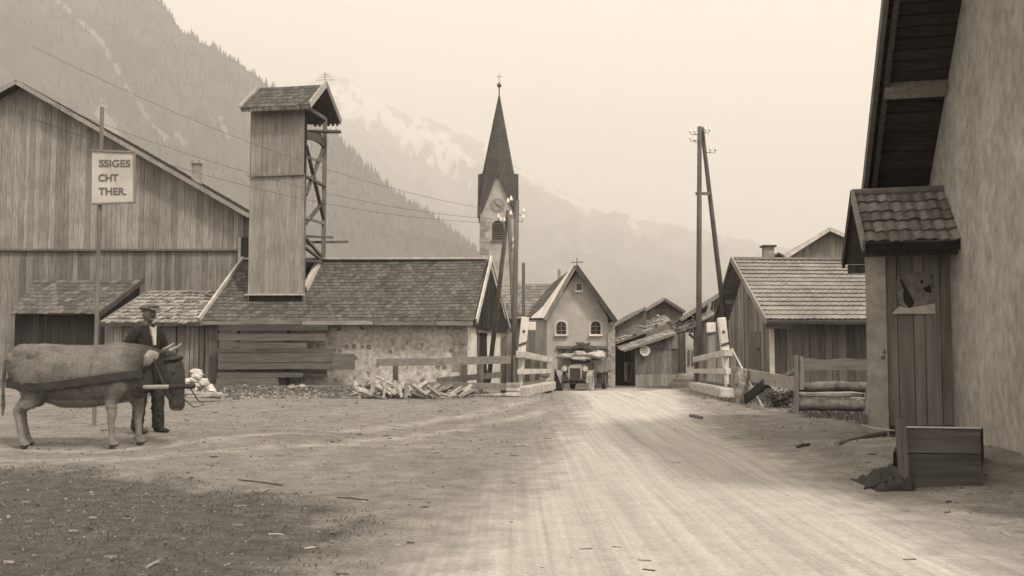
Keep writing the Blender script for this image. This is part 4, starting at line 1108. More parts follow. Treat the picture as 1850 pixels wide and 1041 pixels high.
def at_ground(x, y, dz=0): return V((x, y, ground(x, y) + dz))
# ================================================================== bridge railings
def railing(name, near, far, label, side):
    """near, far: (px, y_top, y_bottom, Y) of the two ends."""
    n0, n1 = P(near[0], near[1], near[3]), P(near[0], near[2], near[3])
    f0, f1 = P(far[0], far[1], far[3]), P(far[0], far[2], far[3])
    r = thing(name, n1, label, 'railing', 'railings of the bridge')
    d = (f0 - n0)
    m = MB(); m.beam(n0 + V((0, 0, -.09)), f0 + V((0, 0, -.09)), .20, .17); m.build('top_rail', WHITE_OLD, r, bevel=.015)
    m = MB(); m.beam(n0.lerp(n1, .46), f0.lerp(f1, .44), .12, .14); m.build('middle_rail', WHITE_OLD, r, bevel=.01)
    m = MB(); m.beam(n1 + V((0, 0, .10)), f1 + V((0, 0, .10)), .42, .26); m.build('kerb_beam', WHITE_OLD, r, bevel=.03)
    m = MB(); m.beam(n1 + V((side * .12, 0, .27)), f1 + V((side * .12, 0, .27)), .10, .09); m.build('foot_rail', W_MID, r)
    for t in (.04, .36, .68, .97):
        a, b = n1.lerp(f1, t), n0.lerp(f0, t)
        m = MB(); m.beam(a + V((side * .14, 0, -.2)), b + V((side * .14, 0, -.1)), .14, .14, (0, 1, 0)); m.build('post', W_MID, r)
    return r
railing('bridge_railing', (939, 634, 716, 24.6), (993, 646, 702, 33.5), 'white painted railing of the bridge beside the leaning pole and plaster house', -1)
railing('bridge_railing', (1316, 631, 718, 24.6), (1257, 645, 703, 33.5), 'white painted railing of the bridge in front of the open shed gable', 1)
def guard(px0, px1, y0, y1, Y, w, d, lean, label, grey=0, slot=True, mt=None):
    a, b = P(px1, y1, Y), P(px0, y0, Y)
    r = thing('guard_post', V((a.x, Y, a.z)), label, 'guard post', 'white guard posts of the bridge')
    k = .17 if grey else .33
    c = b.lerp(a, k)
    m = MB(); m.beam(b, c, w, d, (0, 1, 0)); m.build('post_head', mt or WHITE, r, bevel=.02)
    m = MB(); m.beam(c + V((0, 0, -.0)), a, w * (1.0 if not grey else .85), d, (0, 1, 0)); m.build('post_foot', (W_MID if grey else WHITE), r, bevel=.02)
    if slot:
        m = MB(); m.beam(c + V((-w / 2 - .01, -d / 2 - .008, -.06)), c + V((w / 2 + .01, -d / 2 - .008, .02)), .05, .05, (0, 1, 0)); m.build('clamp_iron', IRON, r)
    if not grey:
        m = MB(); q = b.lerp(c, .55); m.tube([q + V((0, -d / 2 - .02, 0)), q + V((0, -d / 2 + .02, 0))], .035, 10); m.build('bolt', IRON, r)
guard(949, 934, 573, 716, 25.4, .20, .18, 0, 'tall leaning white guard post at the near end of the bridge, beside the telegraph poles')
guard(1303, 1320, 574, 716, 25.4, .20, .18, 0, 'tall leaning white guard post nearest the open shed gable')
guard(961, 962, 582, 672, 32.0, .25, .2, 0, 'short white guard post behind the leaning pair of poles, far end of the railing', 1, False)
guard(1284, 1287, 583, 690, 32.0, .27, .2, 0, 'shorter guard post with grey plank foot, under the dark eaves', 1, True)
m = MB(); m.box(-.1, .32, -.2, .25, -.5, .42)
o = MB(); c0 = P(931, 716, 24.3)
for i in range(4): o.box(c0.x - .22, c0.x + .12, c0.y - .15, c0.y + .15, c0.z - .1 + i * .11, c0.z + i * .11 - .008)
single(o, 'stone_footing', STONE, c0, 'block of rough stones at the foot of the leaning poles', 'stones', bevel=.01)
# rubble heap at far end of the left railing
def stone(m, c, s, r=None):
    a = random.random() * 6; mt_ = Matrix.Rotation(a, 3, 'Z') @ Matrix.Rotation(random.uniform(-.5, .5), 3, 'X')
    m.ball(c, s * random.uniform(.8, 1.3), s * random.uniform(.7, 1), s * random.uniform(.45, .8), 7, 5, r, .18, mt_)
ROCK = mat('field_stone', .22, .5, (6, 6, 6), .3, .6)
for k in range(10):
    p = P(984 + random.uniform(-5, 7), 0, 33); z = ground(p.x, p.y)
    m = MB(); c = V((p.x + random.uniform(-.1, .1), 33.3 + random.uniform(-.3, .3), z + .12 + (k // 4) * .22)); stone(m, c, .19)
    single(m, 'stone', ROCK, c + V((0, 0, -.1)), 'pale stone in the heap at the far end of the railing', 'stone', 'stones heaped at the railing')

# ================================================================== fence left of the bridge
fl = thing('plank_fence', P(800, 705, 25.6), 'low fence of two broad grey planks in front of the stone shed', 'fence')
def fp(px, py, Y): return P(px, py, Y)
m = MB(); m.beam(fp(681, 655, 27.2), fp(800, 654, 26.3), .05, .19); m.beam(fp(798, 653, 26.3), fp(922, 650, 25.4), .05, .2); m.build('top_plank', mat('fence_plank', .17, .34, (1.5, 14, 14), .15, .4), fl)
m = MB(); m.beam(fp(770, 696, 26.5), fp(925, 699, 25.2), .05, .17); m.build('bottom_plank', mat('fence_plank', .17, .34), fl)
m = MB(); m.beam(fp(790, 688, 26.9), fp(905, 677, 25.8), .06, .15); m.build('brace', W_MID, fl)
for px, Y, w_ in ((714, 27.1, .14), (838, 26.2, .17), (869, 26.0, .12)):
    p = fp(px, 690, Y); m = MB(); m.beam(Z(p, ground(p.x, Y) - .1) + V((0, .07, 0)), Z(p, PZ(652, Y)) + V((0, .07, 0)), w_, .1, (0, 1, 0)); m.build('post', W_MID, fl)
m = MB(); a, b = fp(838, 720, 25.8), fp(926, 716, 24.9); m.beam(a, b, .3, .17); single(m, 'kerb_beam', mat('kerb_white', .4, .62, (2, 6, 6), .1, .4), (a + b) / 2 + V((0, 0, -.08)), 'long pale squared beam lying under the plank fence', 'beam', bevel=.02)
bx = fp(915, 700, 25.9)
m = MB(); planks(m, (PX(904, 25.9), 25.9), (PX(926, 25.9), 25.9), ground(bx.x, 25.9) - .1, [(0, PZ(612, 25.9)), (.31, PZ(600, 25.9))], .16, .05, 1, .004)
single(m, 'board_screen', W_MID, V((bx.x, 25.9, ground(bx.x, 25.9))), 'narrow upright board screen at the end of the plank fence', 'screen')

# ================================================================== telegraph poles
WOODP = mat('pole_wood', .07, .15, (9, 9, 1.2), .15, .6)
def insul(m_, p, s=1.0, out=(1, 0, 0)):
    pass
def insulator(parent, base, dx, s=1.0):
    """iron hook with a white bell insulator"""
    m = MB(); m.tube([base, base + V((dx, 0, -.02)), base + V((dx * 1.15, 0, .08 * s))], .012 * s, 5); m.build('hook', IRON, parent)
    t = base + V((dx * 1.15, 0, .08 * s))
    m = MB(); m.tube([t, t + V((0, 0, .03 * s)), t + V((0, 0, .10 * s)), t + V((0, 0, .15 * s))], [.05 * s, .055 * s, .035 * s, .02 * s], 10); m.build('insulator', PORCEL, parent)
    return t + V((0, 0, .12 * s))
YP = 34.6
p0, p1 = P(1262, 706, YP), P(1264, 229, YP)
rp = thing('telegraph_pole', V((p0.x, YP, ground(p0.x, YP))), 'tall double telegraph pole braced with a short rung, standing alone against the sky', 'telegraph pole')
m = MB(); m.tube([p0 + V((0, 0, -.3)), p0.lerp(p1, .5) + V((.0, 0, 0)), p1], [.105, .093, .076], 12); m.build('pole', WOODP, rp, smooth=True)
q0, q1 = P(1316, 640, 37.0), P(1268, 230, YP + .1); q0 = q1 + (q0 - q1) * 1.08
m = MB(); m.tube([q0, q1.lerp(q0, .5), q1], [.1, .09, .07], 12); m.build('strut', WOODP, rp, smooth=True)
m = MB(); a, b = P(1258, 350, YP), P(1284, 350, YP + .5); m.beam(a, b, .08, .10); m.build('rung', W_MID, rp)
rtips = []
for (py, dx) in ((243, -.24), (243, -.1), (255, -.24), (258, -.1), (240, .12), (240, .24)):
    b = P(1264, py, YP); rtips.append(insulator(rp, b + V((math.copysign(.06, dx), -.03, 0)), dx, .95))
for dx in (.12, .28):
    b = P(1275, 276, YP); insulator(rp, b + V((.02, -.03, 0)), dx, .95)
YQ = 25.9
lp = thing('telegraph_pole', V((P(934, 716, YQ).x, YQ, ground(.15, YQ))), 'stout upright telegraph pole at the near end of the bridge, in front of the church', 'telegraph pole')
a0, a1 = P(926, 716, YQ), P(934, 362, YQ)
m = MB(); m.tube([a0 + V((0, 0, -.3)), a0.lerp(a1, .5), a1], [.078, .07, .06], 12); m.build('pole', WOODP, lp, smooth=True)
ltips = []
for (py, dx) in ((367, -.09), (371, -.16), (388, .1), (393, -.1), (400, .09)):
    ltips.append(insulator(lp, P(934, py, YQ) + V((math.copysign(.05, dx), -.03, 0)), dx, .8))
lq = thing('telegraph_pole', V((P(915, 700, 28.5).x, 28.5, ground(-.1, 28.5))), 'splayed pair of thinner poles joined at the top, crossing before the church tower', 'telegraph pole')
tp = P(918, 380, 28.5)
m = MB(); e = P(902, 520, 29.5); e = tp + (e - tp) * 2.3; m.tube([e, e.lerp(tp, .5), tp], [.075, .07, .055], 10); m.build('strut', WOODP, lq, smooth=True)
m = MB(); e = P(927, 560, 28.3); e = tp + (e - tp) * 1.9; m.tube([e, e.lerp(tp, .5), tp + V((.02, 0, 0))], [.065, .06, .05], 10); m.build('pole', WOODP, lq, smooth=True)
for (py, dx) in ((398, -.2), (404, -.14), (404, -.06), (440, .1), (452, .1)):
    insulator(lq, P(915 if dx < 0 else 921, py, 28.4) + V((0, -.03, 0)), dx, .8)
yb = 58.0
m = MB(); m.tube([V((PX(946, yb), yb, -.8)), V((PX(946, yb), yb, PZ(475, yb)))], .09, 8)
single(m, 'thin_pole', WOODP, V((PX(946, yb), yb, -.6)), 'thin distant pole in front of the tiled wing roof', 'pole')
yb = 44.0
m = MB(); pp = V((PX(1001, yb), yb, ground(PX(1001, yb), yb)))
m.prism([pp + V((-.02, 0, 0)), pp + V((.42, 0, .0)), pp + V((.02, 0, 1.1))], V((0, .05, 0)))
single(m, 'warning_board', W_BLACK, pp, 'dark narrow pointed board standing beside the parked truck', 'board')
# overhead wires
def wire(a, b, sag, r=.0042):
    m = MB(); pts = []
    for i in range(25):
        t = i / 24; p = a.lerp(b, t) - V((0, 0, sag * 4 * t * (1 - t))); pts.append(p)
    m.tube(pts, r, 4); return m
for k, (py0, yy, b) in enumerate(((85, 20, (918, 383)), (175, 20, (915, 397)), (215, 20, (915, 403)))):
    a = P(60, py0, yy); m = wire(a, P(b[0] - 4, b[1], 28.4), .5)
    single(m, 'telegraph_wire', IRON, a, ['topmost of three thin wires passing the drying tower', 'middle of three thin wires passing the drying tower', 'lowest of three thin wires passing the drying tower'][k], 'wire', 'wires between the telegraph poles')

# ================================================================== fences at right
rf_ = thing('log_fence', P(1500, 748, 19.6), 'rough fence of split logs and a wavy top plank before the tiled shed', 'fence')
yF = 19.6
def wav(m, px0, px1, py, h, d, seed, Y=yF, dy=0):
    """a wavy-edged plank or half log"""
    n = 16; vs_b, vs_t = [], []
    for i in range(n + 1):
        t = i / n; x = PX(px0 + (px1 - px0) * t, Y); z = PZ(py + dy * t, Y)
        jt = noise.noise(V((t * 4, seed, 0))) * .035; jb = noise.noise(V((t * 4, seed + 5, 0))) * .04
        vs_t.append((x, z + h / 2 + jt)); vs_b.append((x, z - h / 2 + jb))
    for i in range(n):
        (xa, ta), (xb, tb2) = vs_t[i], vs_t[i + 1]; (_, ba), (_, bb) = vs_b[i], vs_b[i + 1]
        m.hexa([(xa, Y, ba), (xb, Y, bb), (xb, Y + d, bb), (xa, Y + d, ba)], [(xa, Y, ta), (xb, Y, tb2), (xb, Y + d, tb2), (xa, Y + d, ta)], .5)
def logr(m, px0, px1, py, rad, seed, Y=yF):
    pts = []; rs = []
    for i in range(15):
        t = i / 14; pts.append(V((PX(px0 + (px1 - px0) * t, Y), Y + .06 + noise.noise(V((t * 3, seed, 1))) * .03, PZ(py, Y) + noise.noise(V((t * 3, seed, 4))) * .03))); rs.append(rad * (1 + .18 * noise.noise(V((t * 5, seed, 8)))))
    m.tube(pts, rs, 12, r=.5, jit=.05)
m = MB(); wav(m, 1440, 1578, 659, .22, .05, 1); m.build('top_plank', mat('grey_slab', .09, .21, (1.2, 12, 12), .2, .6), rf_)
m = MB(); logr(m, 1439, 1578, 699, .10, 2); m.build('rail', W_LOG, rf_, smooth=True)
m = MB(); logr(m, 1442, 1560, 715, .035, 3); m.build('rail', W_LIGHT, rf_, smooth=True)
m = MB(); logr(m, 1438, 1568, 733, .11, 4); m.build('rail', W_LOG, rf_, smooth=True)
for px, y0, y1, w_ in ((1438, 642, 753, .10), (1447, 644, 690, .1), (1566, 695, 770, .16)):
    a, b = P(px, y1, yF - .03), P(px + (4 if px > 1500 else 0), y0, yF - .03)
    m = MB(); m.tube([a + V((0, 0, -.15)), a.lerp(b, .5) + V((.01, 0, 0)), b], [w_ * .5, w_ * .47, w_ * .45], 8, jit=.06); m.build('post', W_LIGHT, rf_)
# connecting planks, stone and leaning stick between bridge and fence
cf = thing('sloping_fence', P(1385, 715, 21.5), 'broad sloping plank running from the bridge down to the log fence', 'fence')
m = MB(); m.beam(P(1322, 672, 24.3), P(1437, 694, 19.75), .05, .26); m.build('plank', mat('fence_plank', .17, .34), cf)
m = MB(); m.beam(P(1400, 690, 21), P(1437, 668, 19.9), .05, .09); m.build('stick', W_MID, cf)
m = MB(); m.beam(P(1346, 722, 22.6), P(1386, 690, 21.6), .05, .20); m.build('brace', W_BLACK, cf)
sp0, sp1 = P(1342, 737, 22.7), P(1337, 668, 22.9)
m = MB(); m.tube([sp0 + V((0, 0, -.15)), sp0.lerp(sp1, .3), sp0.lerp(sp1, .7), sp1], [.13, .17, .18, .15], 12, jit=.1)
single(m, 'bark_post', mat('birch_bark', .10, .34, (7, 7, 7), .2, .9, contrast=1.6), Z(sp0, ground(sp0.x, sp0.y)), 'thick bark covered post stump holding the sloping plank', 'post')
a, b = P(1378, 736, 21.7), P(1322, 630, 24.2)
m = MB(); m.tube([a, b], .022, 7); single(m, 'leaning_pole', W_TRIM, a, 'thin pale stick leaning against the bridge railing end', 'stick')
a, b = P(1360, 712, 24.2), P(1440, 722, 23)
m = MB(); m.beam(a, b, .12, .2); single(m, 'ground_beam', W_MID, (a + b) / 2 + V((0, 0, -.1)), 'squared beam lying on the grass behind the sloping plank', 'beam')
# bush of dry stems
LEAF = mat('dull_leaf', .05, .16, (8, 8, 8), .5, .2)
bs = thing('bush', at_ground(PX(1408, 21.8), 21.8), 'low leafy weed bush between the stump and the log fence', 'bush')
m = MB(); ms = MB(); bc = at_ground(PX(1408, 21.8), 21.8)
for k in range(46):
    a = random.random() * 6.28; l_ = random.uniform(.25, .6); tip = bc + V((math.cos(a) * l_ * .7, math.sin(a) * l_ * .6, l_ * random.uniform(.5, 1.0)))
    b0 = bc + V((random.uniform(-.25, .25), random.uniform(-.2, .2), 0)); ms.tube([b0, b0.lerp(tip, .5) + V((0, 0, .05)), tip], [.006, .005, .003], 4)
    for q in range(12):
        t = random.uniform(.35, 1.05); c = b0.lerp(tip, t) + V([random.uniform(-.04, .04) for _ in range(3)])
        d1 = V([random.uniform(-1, 1) for _ in range(3)]).normalized() * .045; d2 = V([random.uniform(-1, 1) for _ in range(3)]).normalized() * .03
        m.add([c - d1, c - d2, c + d1, c + d2], [(0, 1, 2, 3)], random.random())
m.build('leaves', LEAF, bs); ms.build('stems', W_DARK, bs)

# ================================================================== near house at right
nh = thing('eaved_farmhouse', V((7.4, 15, 0)), 'white farmhouse with huge dark roof overhang and a small tiled lean-to', 'house')
va, vb = P(1561, 354, 17.2), P(1600, 0, 14.0)
vd = vb - va
ve = va + vd * 1.55
gd2 = V((vd.x, vd.y, 0)).normalized()
rd2 = V((-gd2.y, gd2.x, 0)); rd2 = rd2 if rd2.x > 0 else -rd2
va2 = va - vd * .0
up_ = vd.cross(rd2).normalized(); up_ = up_ if up_.z > 0 else -up_
m = MB()
nb = 30
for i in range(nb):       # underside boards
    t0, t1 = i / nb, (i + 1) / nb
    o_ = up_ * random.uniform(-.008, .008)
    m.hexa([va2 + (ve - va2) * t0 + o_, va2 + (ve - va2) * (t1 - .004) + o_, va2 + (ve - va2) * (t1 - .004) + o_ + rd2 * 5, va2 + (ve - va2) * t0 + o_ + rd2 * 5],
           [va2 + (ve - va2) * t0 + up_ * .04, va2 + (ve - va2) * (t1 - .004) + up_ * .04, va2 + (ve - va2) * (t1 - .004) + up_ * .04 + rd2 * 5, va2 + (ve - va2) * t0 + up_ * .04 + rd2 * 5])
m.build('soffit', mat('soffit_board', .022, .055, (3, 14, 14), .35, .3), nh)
m = MB(); roof(m, va2 + up_ * .12 , va2 + up_ * .12 + rd2 * 9, ve + up_ * .12 + rd2 * 9, ve + up_ * .12, 20, 30, lift=.03, kind='flat'); m.build('roof', TILE_D, nh)
fe = ve + V((gd2.x, gd2.y, 0)) * (va2 - ve).xy.length * 1.0; fe.z = va2.z
m = MB(); roof(m, fe + up_ * .12, fe + up_ * .12 + rd2 * 9, ve + up_ * .12 + rd2 * 9, ve + up_ * .12, 20, 30, lift=.03, kind='flat'); m.build('roof', TILE_D, nh)
m = MB(); m.beam(va2 + up_ * .03, ve + up_ * .03, .07, .24, up_); m.build('bargeboard', mat('grey_verge', .08, .16, (8, 8, 8), .2, .4), nh)
m = MB(); m.beam(va2 + rd2 * .14 - up_ * .06, ve + rd2 * .14 - up_ * .06, .07, .1, up_, .3); m.build('verge_rafter', W_DARK, nh)
for t, mt_ in ((.02, W_DARK), (.60, W_LIGHT), (1.2, W_DARK)):  # middle purlin in a paler board to stand for light falling on it
    m = MB(); c = va2 + vd * t - up_ * .1; m.beam(c + rd2 * .12, c + rd2 * 3, .17, .19, up_); m.build('purlin', W_LIGHT if t == .6 else W_DARK, nh)
wo_ = 1.02
wa = va2 + rd2 * wo_; we = ve + rd2 * wo_
def wtop(p): return p
m = MB(); b0 = Z(wa, -.3) - gd2 * .3; t0_ = wa - gd2 * .3 + V((0, 0, -.25)); fw = fe + rd2 * wo_
m.prism([Z(wa, -.3), Z(fw, -.3), fw + V((0, 0, .0)), we + V((0, 0, -.03)), wa + V((0, 0, -.03))], rd2 * .4)
m.prism([Z(wa, -.3) + rd2 * .4, wa + rd2 * .4, wa + rd2 * 6, Z(wa, -.3) + rd2 * 6], gd2 * .3)
m.build('wall', mat('rough_cast', .24, .42, (5, 5, 5), .05, 1.0, contrast=1.2), nh)
# lean-to with tiled roof
po = thing('tiled_porch', P(1588, 788, 15.2), 'tiled lean-to with pale corner pillar and plank wall carrying a torn poster', 'porch')
E0 = P(1563, 438, 14.75); K0 = P(1543, 353, 15.9); B0 = P(1526, 474, 17.0)
rdir = (P(1700, 434, 14.45) - E0).normalized() * 2.9
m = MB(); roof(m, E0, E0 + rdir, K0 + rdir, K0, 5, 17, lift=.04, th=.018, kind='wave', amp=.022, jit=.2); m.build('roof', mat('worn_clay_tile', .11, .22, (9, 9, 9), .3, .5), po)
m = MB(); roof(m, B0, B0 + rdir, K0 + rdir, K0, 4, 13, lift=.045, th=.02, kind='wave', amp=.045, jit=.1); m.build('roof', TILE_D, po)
m = MB(); m.tube([K0 + V((0, 0, .03)), K0 + rdir + V((0, 0, .03))], .07, 10); m.build('ridge_tile', TILE_D, po)
m = MB(); m.beam(E0 + V((-.03, -.03, -.05)), K0 + V((-.03, 0, .01)), .04, .20); m.build('bargeboard', W_LIGHT, po)
m = MB(); m.beam(B0 + V((-.03, 0, -.04)), K0 + V((-.03, 0, .02)), .04, .18); m.build('bargeboard', W_BLACK, po)
m = MB(); m.beam(E0 + V((.0, .02, -.08)), E0 + rdir + V((0, .02, -.08)), .05, .12); m.build('fascia', W_BLACK, po)
m = MB(); ra = B0 + V((.05, .0, -.12)); m.beam(ra, ra + rdir * .8, .12, .14); m.beam(E0 + V((.05, .25, -.12)), E0 + V((.05, .25, -.12)) + rdir * .9, .12, .14); m.build('purlin', W_DARK, po)
pb0 = P(1588, 788, 15.2)
wp = .155
m = MB(); zt = E0.z + .12
for k in range(7):
    z0_ = -.15 + k * (zt + .15) / 7; j_ = random.uniform(-.003, .003); z1_ = -.15 + (k + 1) * (zt + .15) / 7; q_ = [(pb0.x - wp + j_, 15.2), (pb0.x + wp, 15.2), (pb0.x + wp + .1, 15.4), (pb0.x - wp + j_ + .1, 15.4)]; m.hexa([V((u, v_, z0_)) for u, v_ in q_], [V((u, v_, z1_)) for u, v_ in q_], .5)
pbx = m.build('pillar', mat('limed_pillar', .28, .50, (5, 5, 5), .06, .6, spots=(7, .1, .14)), po)
pw0 = (pb0.x + wp, 15.32); pw1 = (pb0.x + wp + 1.6, 15.12)
m = MB(); planks(m, pw0, pw1, -.1, [(0, zt + .1), (3, zt + .1)], .21, .03, 1, .004); m.build('plank_wall', mat('porch_board', .14, .27, (12, 12, .9), .22, .5), po)
m = MB(); backing(m, pw0, pw1, -.1, [(0, zt), (1.6, zt)]); m.prism([V((pb0.x + .0, 15.42, -.1)), V((pb0.x + .62, 17.1, -.1)), V((pb0.x + .62, 17.1, zt)), V((pb0.x + .0, 15.42, zt))], V((.1, 0, 0))); m.build('inner_wall', W_BLACK, po)
m = MB(); zz = PZ(712, 15.2); m.beam(Z(pw0, zz * 0 + .12) + V((.05, -.06, 0)), Z(pw1, .14) + V((0, -.06, 0)), .05, .12); m.build('base_board', W_DARK, po)
# torn poster: pale sheet with a dark slanting figure, lower part bleached
ps = thing('torn_poster', P(1655, 520, 15.1), 'faded torn poster with a dark slanting shape pasted on the plank wall', 'poster')
yw = 15.19
def w2(px, py, dy=0): return V((PX(px, yw), yw + dy, PZ(py, yw)))
m = MB(); m.prism([w2(1623, 500), w2(1640, 494), w2(1668, 492), w2(1690, 496), w2(1690, 553), w2(1672, 556), w2(1640, 560), w2(1626, 548), w2(1620, 524)], V((0, .004, 0))); m.build('sheet', mat('faded_paper', .13, .26, (7, 7, 7), .1, .2, contrast=1.5), ps)
m = MB(); m.prism([w2(1626, 553, -.004), w2(1640, 557, -.004), w2(1676, 551, -.004), w2(1690, 548, -.004), w2(1690, 567, -.004), w2(1612, 567, -.004), w2(1618, 560, -.004)], V((0, .004, 0))); m.build('torn_edge', mat('bleached_paper', .42, .62, (5, 5, 5), .1, .2), ps)
m = MB(); m.prism([w2(1626, 504, -.008), w2(1630, 505, -.008), w2(1643, 528, -.008), w2(1652, 545, -.008), w2(1650, 553, -.008), w2(1643, 557, -.008), w2(1634, 546, -.008), w2(1632, 532, -.008), w2(1634, 524, -.008)], V((0, .004, 0)))
m.build('dark_print', mat('print_ink', .02, .04, (6, 6, 6), .1, .1), ps)
m = MB(); m.prism([w2(1664, 508, -.008), w2(1668, 505, -.008), w2(1670, 511, -.008), w2(1665, 514, -.008)], V((0, .004, 0))); m.prism([w2(1668, 520, -.008), w2(1682, 516, -.008), w2(1684, 530, -.008), w2(1674, 528, -.008)], V((0, .004, 0))); m.build('dark_print', mat('print_ink', .02, .04), ps)
# wire and pole lying at the pillar foot
a, b = PG(1512, 806) + V((0, 0, .03)), PG(1616, 790) + V((0, .2, .05))
m = MB(); m.tube([a, a.lerp(b, .5) + V((0, 0, .02)), b], [.03, .035, .04], 8); single(m, 'pole_on_ground', W_MID, a, 'long thin pole lying on the ground at the pillar foot', 'pole')
a, b = P(1558, 768, 15.1), P(1616, 778, 14.9)
m = MB(); m.tube([a, a.lerp(b, .4) + V((0, 0, -.02)), b], .012, 6); single(m, 'fence_wire', W_TRIM, Z(a, ground(a.x, a.y)), 'pale rod running across the foot of the pillar', 'rod')
# bin of boards in the right foreground
by0 = 9.6
bn = thing('board_bin', at_ground(PX(1650, by0), by0), 'low dark board bin filled with earth at the right edge', 'bin')
def b2(px, py, y=by0): return V((PX(px, y), y, PZ(py, y)))
m = MB(); m.prism([b2(1626, 775), b2(1765, 777), b2(1765, 820), b2(1626, 818)], V((0, .04, 0))); m.build('top_board', W_HORD, bn)
m = MB(); m.prism([b2(1626, 820, by0 - .01), b2(1765, 822, by0 - .01), b2(1765, 960, by0 - .01), b2(1628, 935, by0 - .01)], V((0, .04, 0))); m.build('lower_board', W_HORD, bn)
m = MB(); m.beam(b2(1627, 773.5) + V((0, .01, .01)), b2(1765, 775.5) + V((0, .01, .01)), .07, .012); m.build('top_edge', W_TRIM, bn)
m = MB(); a, b = b2(1628, 915, by0 - .06), b2(1622, 757, by0 - .06); m.beam(a, b, .075, .08, (0, 1, 0)); m.build('post', W_DARK, bn)
m = MB(); m.prism([b2(1608, 817, by0 + .1), b2(1622, 817, by0 + .1), b2(1624, 880, by0 + .1), b2(1606, 880, by0 + .1)], V((.25, .6, 0))); m.build('end_board', W_BLACK, bn)
m = MB(); m.prism([V((PX(1624, by0), by0 + .045, -.2)), V((PX(1763, by0), by0 + .045, -.2)), V((PX(1763, by0) + .6, by0 + 1.2, -.2)), V((PX(1624, by0) + .62, by0 + 1.2, -.2))], V((0, 0, PZ(790, by0) + .2))); m.build('earth_fill', W_BLACK, bn)
# dark cloth on the ground
m = MB(); nx_, ny_ = 26, 12; cA, cB = PG(1565, 886), PG(1655, 892)
vs = []
for j in range(ny_ + 1):
    for i in range(nx_ + 1):
        u, v_ = i / nx_, j / ny_
        x = cA.x + (cB.x - cA.x) * (.16 + u * 1.0) ; y = cA.y - .12 + v_ * .75 + .1 * noise.noise(V((u * 3, 1, 1)))
        h = .19 * (min(1, u * 1.3) ** .7) * math.sin(math.pi * min(1, v_ * .85 + .1)) * (1 if v_ > 0 else .02) + .05 * noise.noise(V((u * 9, v_ * 6, 2))) + .02 * noise.noise(V((u * 24, v_ * 12, 5))) 
        if i == 0 or j == 0: h = .015
        vs.append(Z((x, y), ground(x, y) + max(.012, h)))
m.add(vs, [(j * (nx_ + 1) + i, j * (nx_ + 1) + i + 1, (j + 1) * (nx_ + 1) + i + 1, (j + 1) * (nx_ + 1) + i) for j in range(ny_) for i in range(nx_)], .5)
tip = cA + V((-.02, 0, .02)); m.tube([tip, tip + V((.12, .02, .03)), tip + V((.3, .05, .08))], [.012, .02, .03], 6)
o = single(m, 'dark_sack', mat('sackcloth', .025, .06, (9, 9, 9), .1, .6), cA, 'dark crumpled sack lying at the foot of the board bin', 'sack', smooth=True)
o.modifiers.new('thick', 'SOLIDIFY').thickness = .01

# ================================================================== sign at left
SGY = 16.0
sg = thing('lettered_sign', V((PX(178, SGY), SGY, ground(PX(178, SGY), SGY))), 'white board with three lines of dark letters on a tall thin post', 'sign')
m = MB(); px_ = PX(172, SGY); m.tube([V((px_, SGY + .06, -.1)), V((px_, SGY + .06, PZ(192, SGY)))], .034, 10); m.build('post', W_MID, sg)
m = MB()
sA, sB, sC, sD = P(166, 369, SGY), P(244, 366, SGY), P(243, 275, SGY), P(166, 272, SGY)
m.prism([sA, sB, sC, sD], V((0, .03, 0))); m.build('board', WHITE_OLD if False else mat('sign_white', .36, .5, (3, 3, 3), .05, .2), sg)
m = MB()
for a, b in ((sA, sB), (sB, sC), (sC, sD)): m.beam(a + V((0, -.005, 0)), b + V((0, -.005, 0)), .03, .03)
m.build('edge_strip', W_MID, sg)
INK = mat('sign_ink', .10, .15, (4, 4, 4), .05, .1)
def text(s_, loc, height, width, parent, name='lettering', m_=INK, rot=0, depth=.002):
    cu = bpy.data.curves.new('t', 'FONT'); cu.body = s_; cu.size = 1; cu.extrude = .01; cu.offset = .022
    ob = bpy.data.objects.new('t', cu); COL.objects.link(ob)
    me = bpy.data.meshes.new_from_object(ob.evaluated_get(bpy.context.evaluated_depsgraph_get()))
    bpy.data.objects.remove(ob)
    xs = [v.co.x for v in me.vertices]; ys = [v.co.y for v in me.vertices]
    x0_, y0_ = min(xs), min(ys); sx, sy = width / (max(xs) - x0_), height / (max(ys) - y0_)
    for v in me.vertices:
        x, y, z = (v.co.x - x0_) * sx, (v.co.y - y0_) * sy, v.co.z
        v.co = V((x * math.cos(rot), -z * depth / .01 - .006, y + x * math.sin(rot)))
    o = bpy.data.objects.new(name, me); COL.objects.link(o); me.materials.append(m_)
    o.location = V(loc) - wloc(parent); o.parent = parent
    return o
ph = 13.5 / F_PX * SGY
text('SSIGES', P(179, 302, SGY), ph, PX(236, SGY) - PX(179, SGY), sg)
text('CHT', P(178, 328, SGY), ph, PX(214, SGY) - PX(178, SGY), sg)
text('THER.', P(178, 352.5, SGY), ph, PX(229, SGY) - PX(178, SGY), sg)

